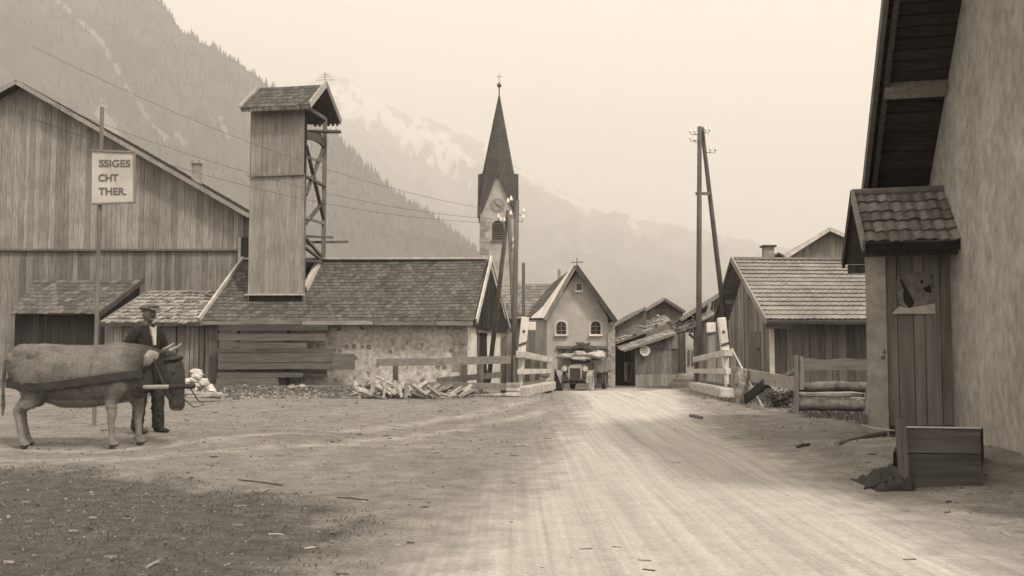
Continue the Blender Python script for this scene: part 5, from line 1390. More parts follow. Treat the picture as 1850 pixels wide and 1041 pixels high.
# ================================================================== boards stacked along the stone shed
yb = 35.95
bl = [(398, 592, 589, 597, .0, 'W_BLACK', .10), (398, 590, 603, 616, .02, 'W_HOR', .12), (400, 555, 619, 627, .06, 'W_HORD', .1), (398, 606, 630, 636, .0, 'W_HORD', .2),
      (398, 642, 639, 668, -.02, 'plank', .06), (398, 600, 637, 655, -.07, 'W_HOR', .08), (398, 600, 656, 667, -.09, 'W_HOR2', .08), (398, 592, 669, 681, .02, 'W_BLACK', .10), (398, 548, 674, 680, -.1, 'W_HOR', .1), (396, 505, 682, 697, -.14, 'plank2', .07)]
names = ['top dark board of the stack against the stone wall', 'second board from the top, broad and grey, of the wall stack', 'short dark board above the middle of the wall stack', 'thin frayed board above the widest plank of the stack',
         'widest and longest plank of the stack, reaching farthest along the stone wall', 'broad grey board in the middle front of the wall stack', 'brownish board below the broad grey one in the stack', 'dark thick board low in the wall stack',
         'narrow pale batten low in the wall stack', 'lowest and shortest board of the stack, standing on the ground']
mm = {'W_BLACK': mat('level_black', .03, .075, (1.1, 14, 14), .3, .5), 'W_HOR': mat('level_board_grey', .055, .13, (1.1, 14, 14), .1, .5), 'W_HOR2': mat('level_board_brown', .06, .13, (1.1, 14, 14), .1, .5), 'W_HORD': W_HORD, 'plank': mat('level_plank', .08, .15, (1.1, 14, 14), .1, .5), 'plank2': mat('level_plank_low', .08, .15, (1.1, 14, 14), .1, .5)}
for k, (a, b, t, bt, dy, mt_, dp_) in enumerate(bl):
    m = MB(); Y = yb + .35 + dy
    x0, x1 = PX(a - 3, Y), PX(b, Y)
    if bt - t > 9: m.hexa([(x0, Y, PZ(bt, Y)), (x1, Y, PZ(bt - .3, Y)), (x1, Y + dp_, PZ(bt, Y)), (x0, Y + dp_, PZ(bt, Y))], [(x0, Y, PZ(t, Y)), (x1 - .04, Y, PZ(t + .6, Y)), (x1 - .04, Y + dp_, PZ(t, Y)), (x0, Y + dp_, PZ(t, Y))])
    else: m.beam((x0, Y, PZ((t + bt) / 2, Y)), (x1, Y + .03, PZ((t + bt) / 2 + random.uniform(-1.5, 2), Y)), dp_, (bt - t) * 1.3 / F_PX * Y)
    single(m, 'stacked_board', mm[mt_], V(((x0 + x1) / 2, Y, PZ(bt, Y))), names[k], 'board', 'boards stacked against the stone shed')
# brackets that carry the stack
for k, px in enumerate((430, 520)):
    m = MB(); Y = yb + .37; m.beam((PX(px, Y), Y + .12, PZ(697, Y)), (PX(px, Y), Y + .12, PZ(588, Y)), .09, .09, (0, 1, 0))
    single(m, 'stack_support', W_BLACK, V((PX(px, Y), Y, ground(PX(px, Y), Y))), ['upright batten behind the stacked boards, nearer the board shed', 'upright batten behind the stacked boards, farther from the board shed'][k], 'batten')

# ------------------------------------------------ firewood leaning in a heap
random.seed(21)
for k in range(78):
    px = 650 + random.random() ** .9 * 178; Y = 25.0 + random.uniform(-.7, .7)
    b = P(px + random.uniform(-4, 4), 700, Y); b = at_ground(b.x, Y, -.02 + random.uniform(0, .16) * (1 if px < 800 else .3))
    ln = random.uniform(.34, .52); lean = random.uniform(-.6, .3) if k % 2 and px < 745 else random.choice((-1, 1)) * random.uniform(.9, 1.5)
    d = V((math.sin(lean), random.uniform(.3, .9), math.cos(lean))).normalized()
    m = MB(); wd = random.uniform(.06, .105)
    s_ = V((1, 0, 0)); s_ = (s_ - d * s_.dot(d)).normalized(); u_ = d.cross(s_)
    tri = [b + s_ * -wd / 2 - u_ * .03, b + s_ * wd / 2 - u_ * .03, b + s_ * wd * .35 + u_ * .05, b - s_ * wd * .3 + u_ * .05]
    m.prism(tri, d * ln)
    single(m, 'firewood_log', mat('grey_split_wood', .13, .42, (9, 9, 9), .45, .4), b, 'pale split log in the loose firewood heap before the plank fence', 'log', 'split firewood in front of the fence', bevel=.006)
# heap core: darker logs lying behind
for k in range(26):
    Y = 25.7 + random.uniform(0, .6); x = PX(648 + random.uniform(0, 175), Y); z = ground(x, Y) + random.uniform(.0, .16) + (.14 if k % 3 == 0 else 0)
    a = random.uniform(-.6, .6); ln = random.uniform(.3, .6); c = V((x, Y, z + .05)); d = V((math.cos(a), math.sin(a), random.uniform(-.2, .25)))
    m = MB(); m.tube([c - d * ln / 2, c + d * ln / 2], random.uniform(.035, .06), 6, jit=.2)
    single(m, 'firewood_log', mat('dark_log', .05, .3, (7, 7, 7), .6, .6), c, 'dark lying log under the leaning split firewood', 'log', 'lying logs under the firewood heap')
for k, (p0_, p1_, lab) in enumerate((((680, 681), (716, 699), 'long pale slat lying slantwise on top of the firewood heap'), ((722, 710), (775, 727), 'low slat slanting across the front of the firewood'))):
    a, b = P(p0_[0], p0_[1], 25.6), P(p1_[0], p1_[1], 25.0); m = MB(); m.beam(a, b, .07, .05); single(m, 'slat', W_FRESH, (a + b) / 2, lab, 'slat')
a, b = PG(790, 700), 0
m = MB(); p = P(788, 699, 25.4); q = P(771, 724, 24.9); m.beam(p, q, .09, .06); single(m, 'slat', W_FRESH, q, 'short wide board propped against the end of the firewood heap', 'slat')
# rubble and boards at left, before the board shed
random.seed(5)
for k in range(26):
    Y = 27 + random.uniform(-.5, 1.2); t = random.random(); x = PX(333 + t * 52, Y); hh = .62 * (1 - abs(t - .42) * 1.5)
    z = ground(x, Y) + max(0, hh) * random.random(); m = MB(); stone(m, V((x, Y, z + .05)), random.uniform(.07, .16))
    single(m, 'rubble_stone', mat('pale_rubble', .3, .62, (6, 6, 6), .35, .6), V((x, Y, z)), 'pale broken stone in the heap beside the ox', 'stone', 'rubble heap before the board shed')
for k, (pa, pb2, yy, lab) in enumerate((((330, 709), (402, 711), 24.0, 'pale plank lying on the ground below the rubble heap'), ((338, 716), (412, 713), 23.6, 'second pale plank lying nearer, its end darkened'), ((360, 714), (398, 719), 23.8, 'short dark plank caught under the two pale planks'))):
    a, b = P(pa[0], pa[1], yy), P(pb2[0], pb2[1], yy + .2); m = MB(); m.beam(a, b, .16, .05); single(m, 'loose_plank', W_FRESH if k < 2 else W_DARK, (a + b) / 2, lab, 'plank')
for k, (px, py, s_, lab) in enumerate(((527, 701, .15, 'round pale boulder at the foot of the stone wall'), (546, 698, .13, 'upright pale stone next to the round boulder'))):
    p = PG(px, py + 4); m = MB(); stone(m, p + V((0, 0, s_ * .5)), s_); single(m, 'boulder', ROCK, p, lab, 'stone')
# rough twigs, bark and rubble along the shed foot: uncountable litter
random.seed(9)
m = MB()
for k in range(900):
    t = random.random(); px = 395 + t * 440; yy = 27.5 + random.random() * 7.5 if k % 2 else 24.8 + random.random() * 3; x = PX(px, yy)
    c = at_ground(x, yy, .01); s_ = random.uniform(.02, .07) * (1.3 if yy > 28 else 1)
    if k % 3: m.ball(c, s_, s_ * .7, s_ * .5, 5, 3, random.random() * .8 + .1, .2)
    else:
        a = random.random() * 3.14; d = V((math.cos(a), math.sin(a), random.uniform(-.1, .2))) * random.uniform(.08, .25); m.beam(c - d, c + d, .03, .02)
o = m.build('litter', mat('litter', .10, .36, (6, 6, 6), .7, .4)); setp(o, 'stones, bark and twigs strewn along the foot of the stone shed', 'litter', kind='stuff')
# pebbles and chips over the yard and the road
m = MB()
for k in range(11000):
    y = 4.2 + (random.random() ** 1.7) * 24; x = random.uniform(-.55, .55) * y + random.uniform(-.5, .5)
    inr = pdist(x, y, ROAD) > .2
    if inr and random.random() < .72: continue
    s_ = random.choice((.002, .0025, .003, .004, .006)) * (1 + y * .09)
    if random.random() < .04: s_ *= 1.9
    c = at_ground(x, y, s_ * .3); mt_ = Matrix.Rotation(random.random() * 6, 3, 'Z')
    m.ball(c, s_ * random.uniform(1, 1.8), s_, s_ * .6, 5, 3, random.random(), .15, mt_)
o = m.build('pebbles', mat('pebble', .08, .28, (6, 6, 6), .7, .3)); setp(o, 'pebbles scattered over the yard and the dusty road', 'pebbles', kind='stuff')
m = MB()
for k in range(200):
    y = 4.5 + (random.random() ** 1.5) * 22; x = random.uniform(-.52, .5) * y
    if pdist(x, y, ROAD) > .1 and random.random() < .85: continue
    c = at_ground(x, y, .008); a = random.uniform(-.7, .7); ln = random.uniform(.008, .03) * (1 + .07 * y); d = V((math.cos(a), math.sin(a), 0)) * ln
    m.beam(c - d, c + d, ln * .35, .012, r=random.random())
o = m.build('wood_chips', mat('wood_chip', .06, .32, (3, 3, 3), .5, .2, contrast=2.5)); setp(o, 'light and dark wood chips and straw bits on the yard', 'wood chips', kind='stuff')
# larger sticks the picture shows singly
for k, (pa, pb2, r_, mt_, lab) in enumerate((((430, 868), (510, 878), .007, W_DARK, 'long dark stick at the edge of the dark turf'), ((610, 900), (665, 905), .006, W_DARK, 'thin dark stick right of the dark turf'), ((565, 1, ), (1, 1), 0, None, ''),
        ((1247, 754), (1268, 758), .03, W_DARK, 'flat dark piece of wood lying on the road before the bridge'), ((932, 806), (957, 808), .014, W_FRESH, 'pale stick lying beside the wheel ruts'), ((1462, 806), (1440, 811), .02, W_DARK, 'dark stick on the ground before the pillar pole'),
        ((265, 1028), (286, 1018), .010, W_FRESH, 'pale chip at the lower edge of the turf'), ((485, 967), (512, 968), .006, W_FRESH, 'thin pale straw on the turf'), ((550, 993), (576, 991), .006, W_FRESH, 'pale flat shaving near the turf edge'))):
    if mt_ is None: continue
    a, b = PG(*pa), PG(*pb2); m = MB(); m.tube([a + V((0, 0, r_)), (a + b) / 2 + V((0, .02, r_ * 1.3)), b + V((0, 0, r_))], r_, 6, jit=.1)
    single(m, 'stick', mt_, a, lab, 'stick')
# grass: short blades in the dark patches
random.seed(33)
m = MB()
def blades(poly, n, h0, h1, maxpx=1900):
    xs = [p[0] for p in poly]; ys = [p[1] for p in poly]; c = 0
    while c < n:
        x = random.uniform(min(xs), max(xs)); y = random.uniform(min(ys), max(ys)); c += 1
        if abs(x) > .56 * y + .6: continue
        d_ = pdist(x, y, poly) + noise.noise(V((x * 1.1, y * 1.1, 7))) * .6
        if d_ < 0 or noise.noise(V((x * 2.2, y * 2.2, 1))) < -.25 + random.uniform(-.2, .2): continue
        b = at_ground(x, y, -.005); h = random.uniform(h0, h1); a = random.random() * 6.28; wv = V((math.cos(a), math.sin(a), 0)) * .004 * (1 + y * .06)
        l_ = V((random.uniform(-.6, .6), random.uniform(-.6, .6), 0)) * h
        m.add([b - wv, b + wv, b + l_ * .5 + V((0, 0, h * .7)) + wv * .6, b + l_ + V((0, 0, h))], [(0, 1, 2), (0, 2, 3)], random.random())
blades(TURF[0], 52000, .008, .03)
blades(TURF[1], 9000, .03, .10)
blades(TURF[2], 9000, .03, .12)
o = m.build('grass', mat('dry_grass', .06, .17, (2, 2, 2), .6, 0)); setp(o, 'short trodden grass on the dark patches of the yard', 'grass', kind='stuff')
def xf(mb, mat4):
    mb.v = [mat4 @ p for p in mb.v]; return mb
# ================================================================== ox
ox_root = V((-5.0, 13.0, ground(-5.0, 13.0)))
OM = Matrix.Translation(ox_root) @ Matrix.Rotation(math.radians(4), 4, 'Z')
ox = thing('draught_ox', ox_root, 'pale draught ox with dark face and white ear, head lowered in harness', 'ox')
b = MB(); S = (0, 1, 0)
b.tube([(-1.72, 0, 1.06), (-1.64, 0, 1.06), (-1.5, 0, 1.04), (-1.25, 0, 1.0), (-.9, 0, .94), (-.5, 0, .93), (-.15, 0, .96), (.1, 0, .99), (.28, 0, 1.0), (.38, 0, 1.02)],
       [(.08, .10), (.18, .24), (.25, .29), (.30, .34), (.35, .38), (.35, .38), (.30, .37), (.25, .35), (.19, .30), (.10, .20)], 18, S)
b.tube([(-.1, 0, 1.05), (.12, 0, 1.08), (.3, 0, 1.10), (.46, 0, 1.12)], [(.22, .28), (.17, .26), (.14, .21), (.11, .13)], 16, S)        # neck
b.tube([(.12, 0, .86), (.30, 0, .92), (.42, 0, 1.0)], [(.05, .13), (.04, .12), (.03, .08)], 10, S)                                  # dewlap
b.ball((-.1, 0, 1.22), .3, .12, .13)
b.ball((-1.45, .13, 1.2), .16, .10, .13); b.ball((-1.45, -.13, 1.2), .16, .10, .13)
b.tube([(.44, 0, 1.22), (.50, 0, 1.15), (.555, 0, 1.02), (.60, 0, .88), (.635, 0, .74), (.655, 0, .62), (.665, 0, .53), (.668, 0, .47)],
       [(.09, .07), (.125, .14), (.13, .185), (.115, .165), (.09, .125), (.078, .10), (.088, .10), (.06, .065)], 16, S)              # head
b.tube([(.44, 0, .98), (.52, 0, .82), (.585, 0, .64)], [(.075, .10), (.06, .08), (.045, .05)], 12, S)                              # jaw
for s in (-1, 1):
    b.ball((.62, s * .105, .98), .045, .03, .04)                                                                                    # brow over the eye
    b.tube([(.45, s * .08, 1.18), (.40, s * .17, 1.17), (.36, s * .25, 1.15), (.33, s * .30, 1.13)], [(.03, .03), (.075, .035), (.11, .035), (.06, .02)], 10, (.35, 0, 1))   # ears
    fx = .13 if s > 0 else -.10
    b.tube([(-.05, s * .20, 1.0), (-.04, s * .21, .80), (-.02 + fx, s * .19, .62), (0 + fx, s * .185, .44), (-.01 + fx, s * .18, .38), (0 + fx, s * .18, .20), (0 + fx, s * .18, .12), (.05 + fx, s * .18, .02)],
           [(.10, .17), (.085, .14), (.06, .085), (.055, .062), (.05, .055), (.037, .04), (.05, .055), (.055, .07)], 12, S)
    hx = -.06 if s > 0 else .04
    b.tube([(-1.38, s * .19, 1.05), (-1.30 + hx * .3, s * .22, .86), (-1.26 + hx, s * .21, .72), (-1.40 + hx, s * .19, .58), (-1.53 + hx, s * .18, .48), (-1.49 + hx, s * .18, .30), (-1.45 + hx, s * .18, .12), (-1.38 + hx, s * .18, .02)],
           [(.13, .24), (.12, .20), (.10, .15), (.065, .10), (.048, .07), (.038, .045), (.05, .055), (.055, .07)], 12, S)
b.tube([(-1.70, 0, 1.20), (-1.78, 0, 1.10), (-1.80, 0, .8), (-1.79, 0, .55), (-1.79, 0, .42)], [.035, .03, .02, .03, .02], 8)
b.ball((-.75, 0, .62), .3, .12, .08)
for s in (-1, 1):
    b.ball((-.02, s * .20, .92), .13, .085, .25); b.ball((-1.25, s * .22, 1.19), .10, .07, .08); b.ball((-1.62, s * .15, 1.14), .07, .06, .07); b.ball((-1.34, s * .22, .92), .2, .1, .24)
    for q in range(5): b.tube([(-.35 - q * .13, s * .33, 1.10), (-.37 - q * .13, s * .358, .92), (-.36 - q * .13, s * .30, .72)], .010, 6)
me = fuse(b, .014, 4, .5)
for v in me.vertices:
    if v.co.x < -.1: v.co.x = -.1 + (v.co.x + .1) * .84
    if .35 < v.co.z < .8 and -1.2 < v.co.x < .1 and abs(v.co.y) < .3 and v.co.z > .55: v.co.z -= .04
# fur colour in large patches: dark face, mealy muzzle and ears, darker shoulder, pale legs
vals = []
for v in me.vertices:
    p = v.co; n_ = noise.fractal(p * 5, 1, 2, 3) * .05
    val = .125 + .04 * max(0, min(1, (p.z - .7) / .5)) * (1 if p.x < 0 else 0)
    if p.z < .62 and p.x < .4: val = .20
    if p.z < .055: val = .05
    if 0 < p.x < .45 and p.z > .7: val = .13 - .07 * min(1, max(0, (p.x - .02) / .25))
    if p.x > .40: val = .055
    if p.x > .55 and p.z < .50: val = .16
    if abs(p.y) > .135 and .28 < p.x < .5 and p.z > 1.05: val = .40
    if p.x < -1.74 and p.z < .6: val = .08
    vals.append(max(.02, val + n_ * (val / .2)))
at = me.attributes.new('fur', 'FLOAT', 'POINT'); at.data.foreach_set('value', vals)
me.transform(Matrix.Rotation(math.radians(4), 4, 'Z'))
def attr_mat(name, attr, rough=.9, nscale=60, bump=.25):
    m = bpy.data.materials.new(name); m.use_nodes = True; t = m.node_tree; n = t.nodes; l = t.links.new; bb = n['Principled BSDF']
    bb.inputs['Roughness'].default_value = rough; bb.inputs['Specular IOR Level'].default_value = .2
    a = n.new('ShaderNodeAttribute'); a.attribute_name = attr
    co = n.new('ShaderNodeTexCoord'); z = n.new('ShaderNodeTexNoise'); z.inputs['Scale'].default_value = nscale; z.inputs['Detail'].default_value = 4; l(co.outputs['Object'], z.inputs['Vector'])
    r = n.new('ShaderNodeMapRange'); r.inputs[1].default_value = .3; r.inputs[2].default_value = .7; r.inputs[3].default_value = .8; r.inputs[4].default_value = 1.2; l(z.outputs[0], r.inputs[0])
    q = n.new('ShaderNodeMath'); q.operation = 'MULTIPLY'; l(a.outputs['Fac'], q.inputs[0]); l(r.outputs[0], q.inputs[1])
    c = n.new('ShaderNodeCombineColor')
    for i, k in enumerate((1, .955, .885)):
        w_ = n.new('ShaderNodeMath'); w_.operation = 'MULTIPLY'; w_.inputs[1].default_value = k; l(q.outputs[0], w_.inputs[0]); l(w_.outputs[0], c.inputs[i])
    l(c.outputs[0], bb.inputs['Base Color'])
    bp = n.new('ShaderNodeBump'); bp.inputs['Strength'].default_value = bump; bp.inputs['Distance'].default_value = .01; l(z.outputs[0], bp.inputs['Height']); l(bp.outputs[0], bb.inputs['Normal'])
    return m
put_mesh(me, 'body', attr_mat('ox_fur', 'fur', nscale=22, bump=.5), ox)
hm_ = MB(); rr = random.Random(3)
me.update()
for v in me.vertices:
    if v.co.z < .08: continue
    for q in range(2 if v.co.z > .5 else 1):
        if rr.random() > .75: continue
        p = v.co + V([rr.uniform(-.008, .008) for _ in range(3)]); nn = v.normal
        d = (V((-.55, 0, -.8)) + V([rr.uniform(-.4, .4) for _ in range(3)])); d = (d - nn * d.dot(nn)).normalized() * rr.uniform(.012, .03) + nn * rr.uniform(.002, .008)
        s_ = d.cross(nn).normalized() * .0022
        f = vals[v.index] * rr.uniform(.6, 1.45)
        hm_.add([p - s_, p + s_, p + d], [(0, 1, 2)], f)
hm_.v = [p + ox_root for p in hm_.v]
co_ = hm_.build('coat_hair', attr_mat('ox_hair', 'rnd', nscale=9, bump=0), ox); co_['kind'] = 'stuff'
HORN = mat('horn', .12, .3, (20, 20, 20), .1, .2, rough=.5)
LEATHER = mat('leather', .02, .05, (12, 12, 12), .2, .3, rough=.6)
for s in (-1, 1):
    m = MB(); m.tube([(.50, s * .09, 1.22), (.53, s * .17, 1.25), (.60, s * .21, 1.29), (.66, s * .19, 1.34)], [.032, .028, .02, .007], 8); xf(m, OM); m.build('horn', HORN, ox, smooth=True)
    m = MB(); m.ball((.635, s * .118, .955), .02, .012, .018); xf(m, OM); m.build('eye', GLASS, ox, smooth=True)
m = MB(); pts = []
for x, y, z in ((-1.47, .0, .84), (-1.40, .20, .83), (-1.22, .30, .80), (-.95, .362, .78), (-.5, .378, .84), (-.12, .345, .90), (.1, .28, .93), (.27, .2, .95), (.40, .0, .95)): pts.append((x, -y, z))
full = pts + [(x, -y, z) for x, y, z in pts[-2::-1]]
for a, c in zip(full, full[1:]): m.beam(V(a), V(c), .02, .10, (0, 0, 1), .4)
xf(m, OM); m.build('breast_strap', LEATHER, ox)
m = MB(); m.tube([(.53, -.16, 1.12), (.66, -.11, 1.14), (.70, 0, 1.15), (.66, .11, 1.14), (.53, .16, 1.12)], [.02, .03, .034, .03, .02], 10); xf(m, OM); m.build('forehead_yoke', LEATHER, ox, smooth=True)
m = MB(); m.beam(V((.40, -.19, 1.15)), V((.62, -.17, .62)), .02, .03); m.beam(V((.56, -.10, .66)), V((.72, 0, .66)), .02, .03); xf(m, OM); m.build('halter', LEATHER, ox)
m = MB(); m.tube([(.32, -.31, .78), (.66, -.31, .785)], .028, 8); xf(m, OM); dp2 = m.build('draught_pole', W_LIGHT, ox)
m = MB(); m.tube([(.64, -.31, .785), (.96, -.31, .79)], .03, 8); m.tube([(.32, -.31, .78), (.24, -.25, .9)], .015, 6); xf(m, OM); m.build('pole_tip', W_BLACK, ox)
m = MB(); m.tube([(.9, -.31, .77), (.98, -.25, .62), (1.06, -.2, .55), (.93, -.22, .52), (.85, -.28, .6), (.72, -.3, .74)], .008, 5); xf(m, OM); m.build('trace_rope', LEATHER, ox)

# ================================================================== man
man_c = V((-5.2, 14.3, 0)); man_c.z = ground(-5.2, 14.3)
MM = Matrix.Translation(man_c) @ Matrix.Rotation(math.radians(58), 4, 'Z') @ Matrix.Scale(1.035, 4)
MR = Matrix.Rotation(math.radians(58), 4, 'Z') @ Matrix.Scale(1.035, 4)
man = thing('person', man_c, 'man in flat cap, dark jacket and open pale shirt standing behind the ox', 'person')
b = MB(); S = (1, 0, 0)
b.tube([(0, .01, .86), (0, .01, .95), (0, 0, 1.1), (0, 0, 1.28), (0, .01, 1.40), (0, .01, 1.46), (0, -.005, 1.54), (0, -.01, 1.60)], [(.14, .10), (.14, .10), (.13, .09), (.16, .105), (.15, .085), (.06, .06), (.055, .06), (.05, .06)], 14, S)
hc = V((0, -.03, 1.635))
b.ball(hc, .084, .102, .118, 16, 12); b.ball(hc + V((0, -.03, -.07)), .055, .06, .05); 
b.tube([hc + V((0, -.085, .02)), hc + V((0, -.118, -.025)), hc + V((0, -.09, -.035))], [.010, .017, .012], 8)
b.tube([hc + V((-.045, -.082, .03)), hc + V((0, -.095, .032)), hc + V((.045, -.082, .03))], [.010, .012, .010], 6)
b.ball(hc + V((0, -.085, -.062)), .028, .014, .012); b.ball(hc + V((0, -.085, -.098)), .022, .016, .016)
for s in (-1, 1): b.ball(hc + V((s * .078, .005, -.005)), .012, .022, .034)
arms = {-1: [(-.18, 0, 1.38), (-.26, .04, 1.24), (-.29, .03, 1.10), (-.19, -.10, 1.07), (-.07, -.22, 1.10)], 1: [(.18, 0, 1.38), (.25, -.02, 1.22), (.27, -.04, 1.08), (.22, -.18, 1.03), (.14, -.30, 1.04)]}
for s in (-1, 1):
    b.tube(arms[s], [.055, .05, .042, .036, .028], 10)
    w_ = V(arms[s][-1]); d = (w_ - V(arms[s][-2])).normalized(); sd_ = d.cross(V((0, 0, 1))).normalized(); up = V((0, 0, 1))
    b.tube([w_, w_ + d * .04, w_ + d * .085], [(.026, .016), (.040, .017), (.038, .014)], 10, sd_)
    for q, (o_, l_) in enumerate(((-.03, .062), (-.01, .075), (.011, .072), (.031, .056))):
        f0 = w_ + d * .08 + sd_ * o_
        b.tube([f0, f0 + d * l_ * .5 - up * .008, f0 + d * l_ * .85 - up * .035], [.0095, .0085, .007], 6)
    f0 = w_ + d * .025 - sd_ * .03 * s; b.tube([f0, f0 + d * .03 - sd_ * .03 * s - up * .01, f0 + d * .06 - sd_ * .035 * s - up * .02], [.012, .011, .008], 6)
legs = {-1: [(-.09, .01, .9), (-.11, -.03, .50), (-.12, .02, .10)], 1: [(.09, .01, .9), (.12, -.10, .50), (.13, -.10, .10)]}
for s in (-1, 1): b.tube([legs[s][0], V(legs[s][0]).lerp(V(legs[s][1]), .5), legs[s][1], V(legs[s][1]).lerp(V(legs[s][2]), .4), legs[s][2]], [.085, .075, .055, .058, .04], 10)
me = fuse(b, .0075, 2, .4)
sk = []
for v in me.vertices:
    p = v.co; q = p - hc; val = .13
    if abs(abs(q.x) - .032) < .014 and abs(q.z - .012) < .008 and q.y < -.06: val = .03
    if abs(q.z + .047) < .010 and abs(q.x) < .035 and q.y < -.07: val = .035          # moustache
    if q.z > .02 and q.y > -.02 and abs(q.x) < .1 and q.z < .13 and p.z > 1.5 and (q.y > 0): val = .03   # hair
    sk.append(val)
a_ = me.attributes.new('skin', 'FLOAT', 'POINT'); a_.data.foreach_set('value', sk)
me.transform(MR); put_mesh(me, 'body', attr_mat('skin', 'skin', .6, 30, .05), man)
def cloth(mb, name, m_, vox=.011, it=3, wr=.006):
    me = fuse(mb, vox, it, .5)
    for v in me.vertices: v.co += v.normal * noise.fractal(v.co * 14, 1, 2, 3) * wr
    me.transform(MR); return put_mesh(me, name, m_, man)
JACKET = mat('dark_wool', .014, .03, (20, 20, 20), .1, .3); TROUS = mat('dark_trousers', .022, .045, (20, 20, 20), .1, .3)
b = MB()
b.tube([(0, .0, .80), (0, .0, .9), (0, 0, 1.02), (0, -.005, 1.18), (0, 0, 1.32), (0, .005, 1.41), (0, .005, 1.475)], [(.205, .145), (.2, .14), (.175, .125), (.19, .135), (.20, .13), (.165, .10), (.095, .09)], 18, (1, 0, 0))
for s in (-1, 1): b.tube([(s * .13, .0, 1.40)] + arms[s][:-1] + [V(arms[s][-2]).lerp(V(arms[s][-1]), .8)], [.075, .078, .072, .062, .055, .05], 12)
cloth(b, 'jacket', JACKET)
b = MB(); b.tube([(0, .01, .78), (0, .01, .95)], [(.165, .115), (.16, .115)], 14, (1, 0, 0))
for s in (-1, 1): b.tube([legs[s][0], V(legs[s][0]).lerp(V(legs[s][1]), .5), legs[s][1], V(legs[s][1]).lerp(V(legs[s][2]), .5), V(legs[s][2]) + V((0, 0, -.03))], [.115, .105, .088, .085, .08], 12)
cloth(b, 'trousers', TROUS, wr=.012)
for s in (-1, 1):
    b = MB(); f = V(legs[s][2]); f.z = 0
    b.tube([f + V((0, .055, .04)), f + V((0, 0, .055)), f + V((0, -.08, .045)), f + V((0, -.16, .035)), f + V((0, -.21, .03))], [(.035, .035), (.045, .055), (.045, .045), (.05, .033), (.03, .02)], 12, (1, 0, 0))
    b.tube([f + V((0, .01, .04)), f + V((0, .01, .16))], .055, 10)
    cloth(b, 'boot', LEATHER, wr=0)
m = MB()
for (pa, pc) in ((V((-.055, -.115, 1.455)), V((.0, -.142, 1.16))),):
    m.prism([(-.05, -.098, 1.46), (-.012, -.135, 1.2), (.012, -.138, 1.2), (.045, -.098, 1.46), (.03, -.112, 1.44), (-.03, -.112, 1.44)], V((0, -.035, 0)))
m.v = [MM @ p for p in m.v]; m.build('shirt', mat('linen', .4, .6, (20, 20, 20), .1, .2), man)
b = MB(); b.ball(hc + V((0, .005, .075)), .125, .145, .052, 16, 8); b.ball(hc + V((0, -.03, .10)), .11, .13, .035); b.ball(hc + V((0, -.125, .052)), .085, .06, .014, rot=Matrix.Rotation(.25, 3, 'X'))
cloth(b, 'cap', mat('cap_tweed', .10, .18, (40, 40, 40), .1, .2), .008, 2, .001)

# ================================================================== truck
TYY = 46.0
tc_ = V((PX(1040, TYY), TYY, PZ(708, TYY)))
tc_.z = ground(tc_.x, tc_.y)
TM = Matrix.Translation(tc_) @ Matrix.Rotation(math.radians(-15), 4, 'Z')
tk = thing('truck', tc_, 'old open truck with round headlights parked at the garage, piled with load', 'truck')
PAINT = mat('truck_paint', .05, .09, (4, 4, 4), .1, .1, rough=.45, spec=.4)
TYRE = mat('dusty_tyre', .30, .48, (9, 9, 9), .1, .3); TYRE_D = mat('rubber', .03, .07, (9, 9, 9), .1, .3)
def T(mb, name, m_, parent=tk, smooth=False, bevel=0):
    xf(mb, TM); return mb.build(name, m_, parent, None, smooth, bevel)
m = MB(); m.box(-.42, -.34, -.3, 4.4, .52, .66); m.box(.34, .42, -.3, 4.4, .52, .66); m.box(-.5, .5, .4, .5, .5, .6); m.box(-.5, .5, 3.0, 3.1, .5, .6); m.tube([(-.72, 0, .42), (.72, 0, .42)], .05, 8); m.tube([(-.75, 3.1, .44), (.75, 3.1, .44)], .07, 8); T(m, 'chassis', IRON)
m = MB(); m.hexa([(-.27, -.05, .62), (.27, -.05, .62), (.36, 1.05, .62), (-.36, 1.05, .62)], [(-.25, -.05, 1.12), (.25, -.05, 1.12), (.34, 1.05, 1.22), (-.34, 1.05, 1.22)]); m.tube([(0, -.04, 1.10), (0, 1.05, 1.19)], [(.25, .07), (.34, .09)], 12, (1, 0, 0)); T(m, 'bonnet', PAINT, bevel=.02)
m = MB(); m.box(-.25, .25, -.16, -.05, .52, 1.10); rd = T(m, 'radiator', IRON)
m = MB(); m.prism([(-.31, -.2, .5), (-.25, -.2, .5), (-.25, -.2, 1.06), (.25, -.2, 1.06), (.25, -.2, .5), (.31, -.2, .5), (.31, -.2, 1.12), (.2, -.2, 1.22), (-.2, -.2, 1.22), (-.31, -.2, 1.12)], V((0, .12, 0))); T(m, 'radiator_shell', mat('dull_nickel', .3, .45, (4, 4, 4), .1, .1, rough=.4), rd)
m = MB()
for s in (-1, 1): 
    m = MB(); m.tube([(s * .48, -.22, 1.05), (s * .48, -.16, 1.05), (s * .48, -.02, 1.05)], [.145, .15, .06], 16); h_ = T(m, 'headlight', PAINT, smooth=False)
    m = MB(); m.tube([(s * .48, -.235, 1.05), (s * .48, -.215, 1.05)], .125, 16); T(m, 'lens', mat('lens_glass', .45, .7, (9, 9, 9), .1, .05, rough=.15, spec=.6), h_)
    m = MB(); m.beam(V((s * .48, -.1, .62)), V((s * .48, -.1, .95)), .05, .05, (0, 1, 0)); T(m, 'lamp_bracket', IRON, h_)
    m = MB(); prof = [(-.52, .42), (-.46, .72), (-.25, .90), (0, .96), (.28, .90), (.55, .68), (.9, .45)]
    for (y0, z0_), (y1, z1_) in zip(prof, prof[1:]): m.beam(V((s * .70, y0, z0_)), V((s * .70, y1, z1_)), .27, .025, (0, 0, 1), .5)
    T(m, 'mudguard', mat('dusty_metal', .18, .34, (5, 5, 5), .1, .2))
